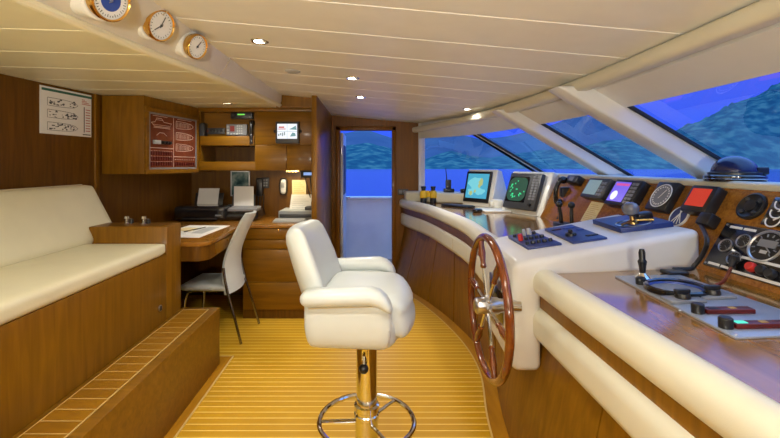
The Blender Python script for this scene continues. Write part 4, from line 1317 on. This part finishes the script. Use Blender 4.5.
M, w, h = dquad((584, 199), (607, 202), (590, 180.5))
w = min(w, .30)
g = thing('depth_display', 'grey instrument with a pale blank screen, first on the dashboard past the note', 'display', M.translation)
part('case', (cq(M, -w/2, w/2, -h/2, h/2, -.01, .05, .008), DGREY), g)
part('screen', (cq(M, -w/2+.02, w*.16, -h/2+.025, h/2-.02, .048, .052), SCR_LG), g)
b = B()
for i in range(4):
    for j in range(2): bx(b, w*.22+.035*j, w*.22+.028+.035*j, -h/2+.02+.032*i, -h/2+.04+.032*i, .048, .055, M=M)
part('keys', (b, GREY), g)

M, w, h = dquad((609.5, 207), (636.5, 211), (620, 183))
w = min(w, .30)
g = thing('plotter', 'dark chart plotter with a violet lit screen on the dashboard', 'plotter', M.translation)
part('case', (cq(M, -w/2, w/2, -h/2, h/2, -.01, .055, .008), BLACK), g)
b = cq(M, -w/2+.02, w*.14, -h/2+.025, h/2-.02, .053, .057)
b2 = cq(M, -w/2+.04, w*.12, h/2-.05, h/2-.032, .0572, .058); b3 = B(); lathe(b3, [(0, 0), (.036, 0)], 20, M @ TR(-w/2+.075, -h/2+.07, .0575), cap=False)
part('screen', [(b, SCR_P), (b2, SCR_M), (b3, SCR_W)], g, label='violet lit screen')
b = B()
for i in range(6):
    for j in range(2): bx(b, w*.2+.036*j, w*.2+.028+.036*j, -h/2+.02+.027*i, -h/2+.038+.027*i, .053, .059, M=M)
part('keys', (b, GREY), g)

M, w, h = dquad((580, 222), (593, 223), (586, 201.5))
b = cq(M, -w/2, w/2, -h/2, h/2, .0, .003); b2 = B()
for i in range(9): bx(b2, -w/2+.015, w/2-.015-.02*(i % 3), -h/2+.02+.016*i, -h/2+.0235+.016*i, .0028, .0036, M=M)
solo('paper_note', [(b, PAPERY), (b2, GOLDL)], M.translation, 'yellowed paper note stuck on the dashboard below the grey instrument', 'note')

M, w, h = dquad((651, 208), (671, 211.6), (660, 187))
w = min(max(w, .16), .19); h = .19
g = thing('rudder_gauge', 'black square gauge with a round grey dial and white numbers on the dashboard', 'gauge', M.translation)
part('case', (cq(M, -w/2, w/2, -h/2, h/2, -.01, .04, .008), BLACK), g)
b = B(); lathe(b, [(0, .041), (.074, .041)], 30, M, cap=False); b2 = B()
for k in range(20):
    a = 2*math.pi*k/20; box(b2, (.058*math.cos(a), .058*math.sin(a), .042), (.009, .009, .001), M)
tube(b2, [M @ Vector((-.01, -.02, .043)), M @ Vector((.025, .04, .043))], .002, 5)
lathe(b2, [(.072, .041), (.076, .044), (.079, .041)], 30, M, cap=False)
part('dial', [(b, GREY), (b2, WMARK)], g)

c = hit(680, 217); M = frame(c, (0, -1, 0), DV)
g = thing('round_gauge', 'small round blue gauge with a white ring low on the dashboard behind the joystick', 'gauge', c)
b = B(); lathe(b, [(.058, -.01), (.058, .010), (.060, .013), (.063, .010), (.063, -.01)], 30, M, cap=False); part('ring', (b, WMARK), g)
b = B(); lathe(b, [(0, .008), (.058, .008)], 30, M, cap=False); b2 = B()
for q in (50, 75, 105, 130): tube(b2, [M @ Vector((.050*math.cos(R(q+180)), .050*math.sin(R(q+180)), .009)), M @ Vector((.012*math.cos(R(q)), .045*math.sin(R(q)), .009))], .0022, 5)
part('dial', [(b, NAVY), (b2, WMARK)], g)

M, w, h = dquad((690, 212), (712, 217), (700, 190.5))
w = min(max(w, .13), .15)
g = thing('alarm_display', 'black box with a glowing red square screen on the dashboard', 'display', M.translation)
part('case', (cq(M, -w/2-.012, w/2+.012, -h/2-.012, h/2+.012, -.01, .055, .01), BLACK), g)
part('screen', (cq(M, -w/2+.01, w/2-.014, -h/2+.02, h/2-.01, .053, .057), SCR_R), g, label='glowing red screen')

c = hit(752.7, 207); M = frame(c, (0, -1, 0), DV)
g = thing('dashboard_speaker', 'round black horn speaker let into the dashboard under the dome compass', 'speaker', c)
b = B(); lathe(b, [(.068, -.01), (.068, .012), (.060, .016), (.052, .010), (.03, .006), (.028, .016), (0, .02)], 30, M, cap=False); part('body', (b, BLACK), g)
for k in range(4):
    a = R(90*k+45); b = B(); lathe(b, [(0, 0), (.010, 0), (.008, .008), (0, .009)], 12, M @ TR(.045*math.cos(a), .045*math.sin(a), .009)); part('bolt', (b, DGREY), g)

a, e = hit(762, 225), hit(776, 198)
M = frame(Vector((0, 0, 0)) + Vector((a.x, min(a.y, e.y), a.z)), (0, -1, 0), DV); h = (e-a).dot(DV)
g = thing('gauge_strip', 'tall black strip with a column of white arcs at the right edge of the dashboard', 'gauge panel', M.translation)
part('plate', (cq(M, 0, .20, 0, h, -.01, .012, .003), BLACKG), g)
for i in range(3):
    b = B(); yy = h*(.18+.31*i)
    tube(b, [M @ Vector((.05+.032*math.cos(R(q)), yy+.032*math.sin(R(q)), .013)) for q in fr(170, 400, 14)], .0035, 5)
    tube(b, [M @ Vector((.05, yy, .013)), M @ Vector((.068, yy+.014, .013))], .003, 5)
    part('dial', (b, WMARK), g)

# engine instrument panel
a, e = hit(705, 265.5), hit(729, 223.5)
M = frame(Vector((a.x, (a.y+e.y)/2, a.z)), (0, -1, 0), DV); h = (e-a).dot(DV)
g = thing('engine_instruments', 'large black engine panel with round gauges, a red button and white strips', 'instrument panel', M.translation)
part('plate', (cq(M, 0, .95, 0, h, -.01, .014, .003), BLACKG), g)
def dial(cx, cy, r, face):
    Mi = M @ TR(cx, cy, .014)
    b = B(); lathe(b, [(0, .001), (r*.86, .001)], 28, Mi, cap=False)
    b2 = B(); lathe(b2, [(r*.86, .001), (r*.92, .006), (r, .005), (r*1.02, 0)], 28, Mi, cap=False)
    b3 = B()
    for k in range(10):
        q = R(-45+30*k); tube(b3, [Mi @ Vector((r*.58*math.cos(q), r*.58*math.sin(q), .002)), Mi @ Vector((r*.76*math.cos(q), r*.76*math.sin(q), .002))], r*.04, 4)
    tube(b3, [Mi @ Vector((0, 0, .003)), Mi @ Vector((r*.45, -r*.35, .003))], r*.035, 5)
    return part('gauge', [(b, face), (b2, STEEL), (b3, GREY)], g)
for (px, py) in ((728, 247), (746.3, 242.6), (736.6, 260)):
    q = loc(M, px, py); dial(q.x, q.y, .033, BLACK)
q = loc(M, 768.6, 248); bg = dial(q.x, q.y, .075, BLACK)
b = cq(M, q.x-.035, q.x+.045, q.y-.005, q.y+.028, .015, .019); b2 = cq(M, q.x-.01, q.x+.02, q.y-.035, q.y-.02, .015, .018)
part('display', [(b, GREY), (b2, LGREY)], g)
for (x0, y0, x1, y1) in ((733, 228, 745, 230.3), (747, 230.5, 759, 232.8), (745, 257.7, 790, 271), (711, 263.7, 722, 267), (723.5, 267.5, 733.5, 270.4), (735, 271, 790, 290)):
    p0, p1 = loc(M, x0, y0), loc(M, x1, y1)
    d = (p1-p0); ll = d.length; ang = 0
    b = B(); bx(b, p0.x, p0.x+abs(d.x), (p0.y+p1.y)/2-.006, (p0.y+p1.y)/2+.006, .0135, .0155, M=M)
    part('white_strip', (b, WMARK), g)
for (px, py, m) in ((755, 269.4, REDP), (765.7, 272.7, BLACK), (775, 276.5, BLACK)):
    q = loc(M, px, py); b = B(); lathe(b, [(.022, 0), (.022, .01), (.017, .02), (0, .022)], 20, M @ TR(q.x, q.y, .014)); part('button', (b, m), g, label='red button' if m is REDP else None)
for x, y in ((.012, .012), (.012, h-.012), (.5, .012), (.5, h-.012)):
    b = B(); lathe(b, [(0, 0), (.005, 0), (.004, .003), (0, .003)], 10, M @ TR(x, y, .014)); part('screw', (b, STEEL), g)

def coil(p0, p1, r, wr, turns):
    p0, p1 = Vector(p0), Vector(p1); d = (p1-p0); t = d.normalized()
    u = t.cross(Vector((0, 0, 1))).normalized(); v = t.cross(u)
    return [p0 + d*(k/(turns*10)) + (u*math.cos(2*math.pi*k/10) + v*math.sin(2*math.pi*k/10))*r + Vector((0, 0, -.02*math.sin(math.pi*k/(turns*10)))) for k in range(turns*10+1)]
q0 = hit(737, 271) + DN*.03; q1 = on_plane(717, 284.5, (0, 0, 1.03), Vector((0, 0, 1)))
b = B(); tube(b, coil(q0, q1, .0055, .003, 16), .002, 5)
q2 = hit(740, 262) + DN*.03
b2 = B(); tube(b2, [q2, q0], [.014, .012], 10); bx(b2, q2.x-.012, q2.x+.012, q2.y-.02, q2.y+.02, q2.z-.015, q2.z+.015, bev=.006)
solo('coiled_lead', [(b, REDCORD), (b2, BLACK)], q1, 'red-brown coiled lead hanging from the black engine panel', 'cable')

c = hit(571, 183); M = frame(hit(577.5, 182), (0, -1, 0), DV)
g = thing('radio_transceiver', 'small black radio transceiver under the brow at the far end of the dashboard', 'radio', M.translation)
part('case', (cq(M, -.10, .10, -.035, .035, -.01, .06, .006), BLACK), g)
part('front', (cq(M, -.04, .04, -.02, .02, .058, .063), GREY), g)
p = hit(558, 190)
hx0 = at(558, 180, 112); hx1 = at(556, 203, 112)
g = thing('telephone_handset', 'black telephone handset with coiled cord hanging beside the radar housing', 'handset', (hx1.x, hx1.y, hx1.z))
b = B(); tube(b, spline([hx0 + Vector((.07, 0, .0)), hx0 + Vector((.01, -.01, -.01)), (hx0+hx1)/2 + Vector((-.02, -.02, 0)), hx1 + Vector((0, -.01, .02)), hx1 + Vector((.05, 0, .0))], 5), [.028, .032, .034, .032, .028, .024, .020, .019, .018, .018, .018, .018, .018, .019, .020, .024, .028, .032, .034, .032, .028], 12)
part('grip', (b, BLACKG), g)
b = B(); bx(b, hx0.x+.03, hx0.x+.16, hx0.y-.02, hx0.y+.05, (hx0.z+hx1.z)/2-.05, (hx0.z+hx1.z)/2+.04, bev=.01); part('cradle', (b, BLACK), g)
b = B(); tube(b, coil(hx1 + Vector((.03, -.01, 0)), Vector((hx1.x-.03, hx1.y-.12, 1.05)), .013, .004, 12), .005, 5); part('cord', (b, BLACK), g)

# plug and cable beside the pod
c = hit(714, 224); M = frame(c, (0, -1, 0), DV)
g = thing('microphone', 'black fist microphone clipped low on the dashboard with its cable to the console top', 'microphone', c)
part('body', (cq(M, -.045, .035, -.035, .035, .0, .06, .012), BLACK), g)
b = B(); e1 = on_z(684, 271.5, 1.016)
tube(b, spline([M @ Vector((-.02, -.03, .04)), at(707, 240, 214), at(703, 254, 212), at(694, 266, 210), e1 + Vector((.03, .0, .012)), e1 + Vector((-.05, 0, .010))], 6), .010, 8)
part('cable', (b, BLACK), g)
t = B(); rbox(t, (.10, .07, .022), .010, 6, TR(e1.x-.06, e1.y-.02, 1.017))
solo('cable_foot', (t, BLACK), (e1.x-.06, e1.y, 1.006), 'flat black pad on the console top where the microphone cable ends', 'cable end')

# dome compass on the brow
cd = thing('dome_compass', 'large dark blue dome compass on the brow under the windscreen', 'compass', (1.97, 2.22, 1.43))
b = B(); lathe(b, [(0, 0), (.146, 0), (.148, .012), (.148, .028), (.140, .034), (.132, .036)], 48, TR(1.925, 2.22, 1.434) @ Matrix.Diagonal((.88, .88, 1.0, 1))); part('base_ring', (b, BLACKG), cd)
b = B(); lathe(b, [(.149, .013), (.151, .0145), (.149, .016)], 48, TR(1.925, 2.22, 1.434) @ Matrix.Diagonal((.88, .88, 1.0, 1)), cap=False); part('chrome_line', (b, CHROME), cd)
b = B(); lathe(b, [(.128, .034), (.128, .046), (.112, .052)], 48, TR(1.925, 2.22, 1.434) @ Matrix.Diagonal((.88, .88, 1.0, 1)), cap=False); part('collar', (b, BLACK), cd)
b = B(); lathe(b, [(.113*math.cos(R(a)), .046 + .088*math.sin(R(a))) for a in fr(0, 90, 12)], 40, TR(1.925, 2.22, 1.434) @ Matrix.Diagonal((.88, .88, 1.0, 1)), cap=False); part('dome', (b, DOME), cd)
b = B(); bx(b, 1.97, 2.03, 2.13, 2.20, 1.47, 1.51, bev=.008); part('lamp_cap', (b, BLACK), cd)

# ------------------------------------------------------------------ things on the helm pod
PP, PN = Vector((.70, 0, 1.036)), Vector((-.183, 0, 1)).normalized()
PXv = Vector((1, 0, .183)).normalized()
def phit(x, y): return on_plane(x, y, PP, PN)
PMX = frame(PP, PXv, (0, 1, 0))
def ppoly(pts): 
    Mi = PMX.inverted(); return [(lambda q: (q.x, q.y))(Mi @ phit(x, y)) for x, y in pts]
def pmid(pts):
    q = [phit(x, y) for x, y in pts]; return sum(q, Vector())/len(q)
qd = [(508, 237), (533, 232.6), (562, 244.8), (528, 249.5)]
g = thing('button_panel', 'blue panel crowded with knobs and one red button on the helm pod', 'control panel', pmid(qd))
b = B(); prism(b, ppoly(qd), -.01, .010, PMX, bev=.002); part('plate', (b, NAVY), g)
def bil(q, u, v):
    a = [phit(*p) for p in q]; return (a[3]*(1-u)+a[2]*u)*(1-v) + (a[0]*(1-u)+a[1]*u)*v
for i in range(5):
    for j in range(3):
        p = bil(qd, .14+.18*i, .2+.3*j); Mi = frame(p + PN*.008, PXv, (0, 1, 0))
        r_ = .014 if (i+j) % 2 else .011
        hh = .04 if (i, j) in ((0, 1), (2, 2), (3, 2)) else .018
        m = REDP if (i, j) == (0, 1) else (LGREY if (i, j) in ((2, 2), (3, 2)) else BLACK)
        b = B(); lathe(b, [(r_, 0), (r_, hh*.6), (r_*.8, hh), (0, hh)], 14, Mi); part('knob', (b, m), g, label='red knob' if m is REDP else None)
qd = [(544.5, 230), (572, 226), (607.5, 239), (573, 244)]
g = thing('autopilot_panel', 'flat dark blue panel in the middle of the helm pod top', 'control panel', pmid(qd))
b = B(); prism(b, ppoly(qd), -.01, .010, PMX, bev=.002); part('plate', (b, NAVY), g)
for u, v, m in ((.18, .8, BLACK), (.3, .8, DRED), (.72, .2, BLACK), (.85, .2, BLACK), (.6, .8, DIALB), (.75, .8, DIALB), (.85, .6, DIALB)):
    p = bil(qd, u, v); Mi = frame(p + PN*.009, PXv, (0, 1, 0)); part('key', (cq(Mi, -.018, .018, -.014, .014, 0, .006, .002), m), g)
p = bil(qd, .3, .35); Mi = frame(p + PN*.009, PXv, (0, 1, 0)); b = B(); lathe(b, [(.03, 0), (.028, .016), (.012, .02), (.012, .034), (0, .036)], 20, Mi); part('knob', (b, BLACK), g)

qd = [(593, 223.5), (641, 217.5), (674, 226.5), (621, 233)]
g = thing('joystick_console', 'raised blue plate with a grey ball joystick on a brass foot', 'joystick', pmid(qd))
b = B(); prism(b, ppoly(qd), -.01, .026, PMX, bev=.003); part('plate', (b, NAVY), g)
p = pmid([(634, 228)]) + PN*.026; Mi = frame(p, PXv, (0, 1, 0))
b = B(); lathe(b, [(.085, 0), (.088, .004), (.08, .006), (.078, 0)], 36, Mi, cap=False); part('scale_ring', (b, STEEL), g)
b = B(); lathe(b, [(.03, 0), (.028, .012), (.014, .02), (.012, .04), (.016, .045)], 20, Mi)
tube(b, [Mi @ Vector((-.08, -.03, .012)), Mi @ Vector((0, 0, .016)), Mi @ Vector((.085, -.05, .012))], .007, 8)
part('foot', (b, BRASSD), g, label='brass foot')
b = B(); lathe(b, [(.014, .042), (.034, .055), (.042, .075), (.042, .09), (.034, .105), (.018, .115), (0, .117)], 22, Mi); part('ball', (b, BALLG), g)
b = B(); bx(b, .04, .12, .0, .06, .0, .045, bev=.01, M=Mi); part('rest', (b, BLACK), g)

# ------------------------------------------------------------------ alloy control plate on the near console
def ct(x): return .985 + (x-.86)*.03/.76
KN = Vector((-.0395, 0, 1)).normalized(); KP = Vector((.86, 0, .985))
def khit(x, y): return on_plane(x, y, KP, KN)
KM = frame(KP, (1, 0, .0395), (0, 1, 0))
def kl(x, y):
    q = KM.inverted() @ khit(x, y); return q.x, q.y
poly = [kl(615, 277.5), kl(736, 340), kl(800, 337), kl(800, 318), kl(679, 276)]
c = khit(700, 300)
b = B(); prism(b, poly, 0, .008, KM, bev=.002)
g = thing('control_plate', 'long blue-grey alloy plate let into the near console top', 'control plate', c)
part('plate', (b, PLATE), g)
for px, py in ((620, 279.5), (678, 313), (734, 338)):
    x, y = kl(px, py); b = B(); lathe(b, [(0, 0), (.006, 0), (.004, .003), (0, .003)], 10, KM @ TR(x+.008, y, .008)); part('screw', (b, STEEL), g)

def kq(label, name, cat, px, py):
    x, y = kl(px, py); M = KM @ TR(x, y, .008)
    return thing(name, label, cat, M.translation), M
g, M = kq('black upright lever on a chrome boot at the far end of the alloy plate', 'control_lever', 'lever', 643, 281)
b = B(); lathe(b, [(.032, 0), (.032, .008), (.02, .02), (.014, .03)], 20, M); part('boot', (b, CHROME), g)
b = B(); lathe(b, [(.012, .028), (.015, .06), (.019, .08), (.013, .09), (.014, .12), (.010, .135), (0, .137)], 16, M); part('grip', (b, BLACK), g)
g, M = kq('short black knob beside the upright lever on the alloy plate', 'knob', 'knob', 641, 286)
b = B(); lathe(b, [(.020, 0), (.020, .026), (.016, .03), (0, .03)], 18, M); part('cap', (b, BLACK), g)
g, M = kq('wide black ringed dial with a blue rim on the alloy plate', 'ring_dial', 'dial', 676, 293)
b = B(); lathe(b, [(.105, .0), (.112, .004), (.112, .022), (.104, .026), (.094, .022), (.092, .004)], 44, M, cap=False); part('ring', (b, BLACKG), g)
b = B(); lathe(b, [(.098, .0245), (.092, .012), (.09, .006)], 44, M, cap=False); part('scale', (b, DIALB), g)
b = B(); lathe(b, [(0, .006), (.092, .006)], 44, M, cap=False)
b2 = B()
for k in range(3): cyl(b2, M @ Vector((-.03+.03*k, -.045, .006)), M @ Vector((-.03+.03*k, -.045, .009)), .006, 10)
part('face', [(b, GREY), (b2, LGREY)], g)
for px, py, lab in ((683, 303, 'black rotary switch on a grey base nearer the ring dial'), (713, 299, 'black rotary switch on a grey base nearer the dashboard')):
    g, M = kq(lab, 'rotary_switch', 'switch', px, py)
    part('base', (cq(M, -.065, .065, -.035, .035, 0, .012, .003), GREY), g)
    b = B(); lathe(b, [(.026, .011), (.026, .02), (.022, .03)], 20, M); bx(b, -.03, .026, -.010, .010, .028, .046, bev=.005, M=M); part('knob', (b, BLACK), g)
for (px, py, x2, y2, lab, lamp_on) in ((698, 315, 752, 314.5, 'dark red label bar with a black knob, closer to the ring dial', False), (726, 330, 785, 329, 'dark red label bar with a cyan lamp and black knob, at the plate end', True)):
    x, y = kl(px, py); x1, y1 = kl(x2, y2)
    M = KM @ TR(x, y, .008)
    ln = Vector((x1-x, y1-y)).length; an = math.atan2(y1-y, x1-x)
    M = M @ Matrix.Rotation(an, 4, 'Z')
    g = thing('label_bar', lab, 'indicator bar', M.translation)
    part('bar', (cq(M, 0.02, ln, -.018, .018, 0, .016, .003), DRED), g)
    part('gold_mark', (cq(M, ln*.58, ln*.70, -.008, .008, .0155, .0175), GOLDL), g)
    bb = []
    if lamp_on: bb.append((cq(M, ln*.16, ln*.34, -.010, .010, .0155, .018), LED_C))
    else: bb.append((cq(M, ln*.2, ln*.36, -.012, .012, .0155, .0175), BLACK))
    part('lamp' if lamp_on else 'dark_mark', bb, g)
    b = B(); lathe(b, [(.020, 0), (.020, .03), (.016, .034), (0, .034)], 18, M); part('knob', (b, BLACK), g)
# ------------------------------------------------------------------ sky, camera
w = bpy.data.worlds.new('dusk'); S.world = w; w.use_nodes = True
nt = w.node_tree; N, L = nt.nodes, nt.links
bg = N['Background']
tc = N.new('ShaderNodeTexCoord'); sp = N.new('ShaderNodeSeparateXYZ'); L.new(tc.outputs['Generated'], sp.inputs[0])
rp = N.new('ShaderNodeValToRGB')
el = rp.color_ramp.elements
el[0].position = 0.0; el[0].color = (0.012, 0.050, 0.44, 1)
el[1].position = 1.0; el[1].color = (0.24, 0.50, 1.0, 1)
for pos, col in ((.08, (0.020, 0.056, 0.45)), (.20, (0.042, 0.062, 0.43)), (.28, (0.05, 0.08, 0.45)), (.45, (0.16, 0.36, 0.95))):
    e = el.new(pos); e.color = (*col, 1)
L.new(sp.outputs['Z'], rp.inputs['Fac'])
L.new(rp.outputs['Color'], bg.inputs['Color'])
bg.inputs['Strength'].default_value = 2.2

cam = bpy.data.cameras.new('camera'); co = bpy.data.objects.new('camera', cam); COL.objects.link(co)
co.location = EYE; co.rotation_euler = (R(90), 0, 0)
cam.sensor_width = 36; cam.lens = F/780*36
cam.shift_x = 20/780; cam.shift_y = -54/780
cam.clip_start = .02; cam.clip_end = 10000
S.camera = co
S.view_settings.view_transform = 'Standard'; S.view_settings.look = 'None'
S.view_settings.gamma = 1; S.view_settings.use_curve_mapping = False
S.view_settings.exposure = 0.10
S.cycles.use_denoising = True
S.cycles.max_bounces = 8; S.cycles.diffuse_bounces = 4; S.cycles.glossy_bounces = 4; S.cycles.transparent_max_bounces = 12
S.cycles.sample_clamp_indirect = 4.0
S.cycles.caustics_reflective = False; S.cycles.caustics_refractive = False
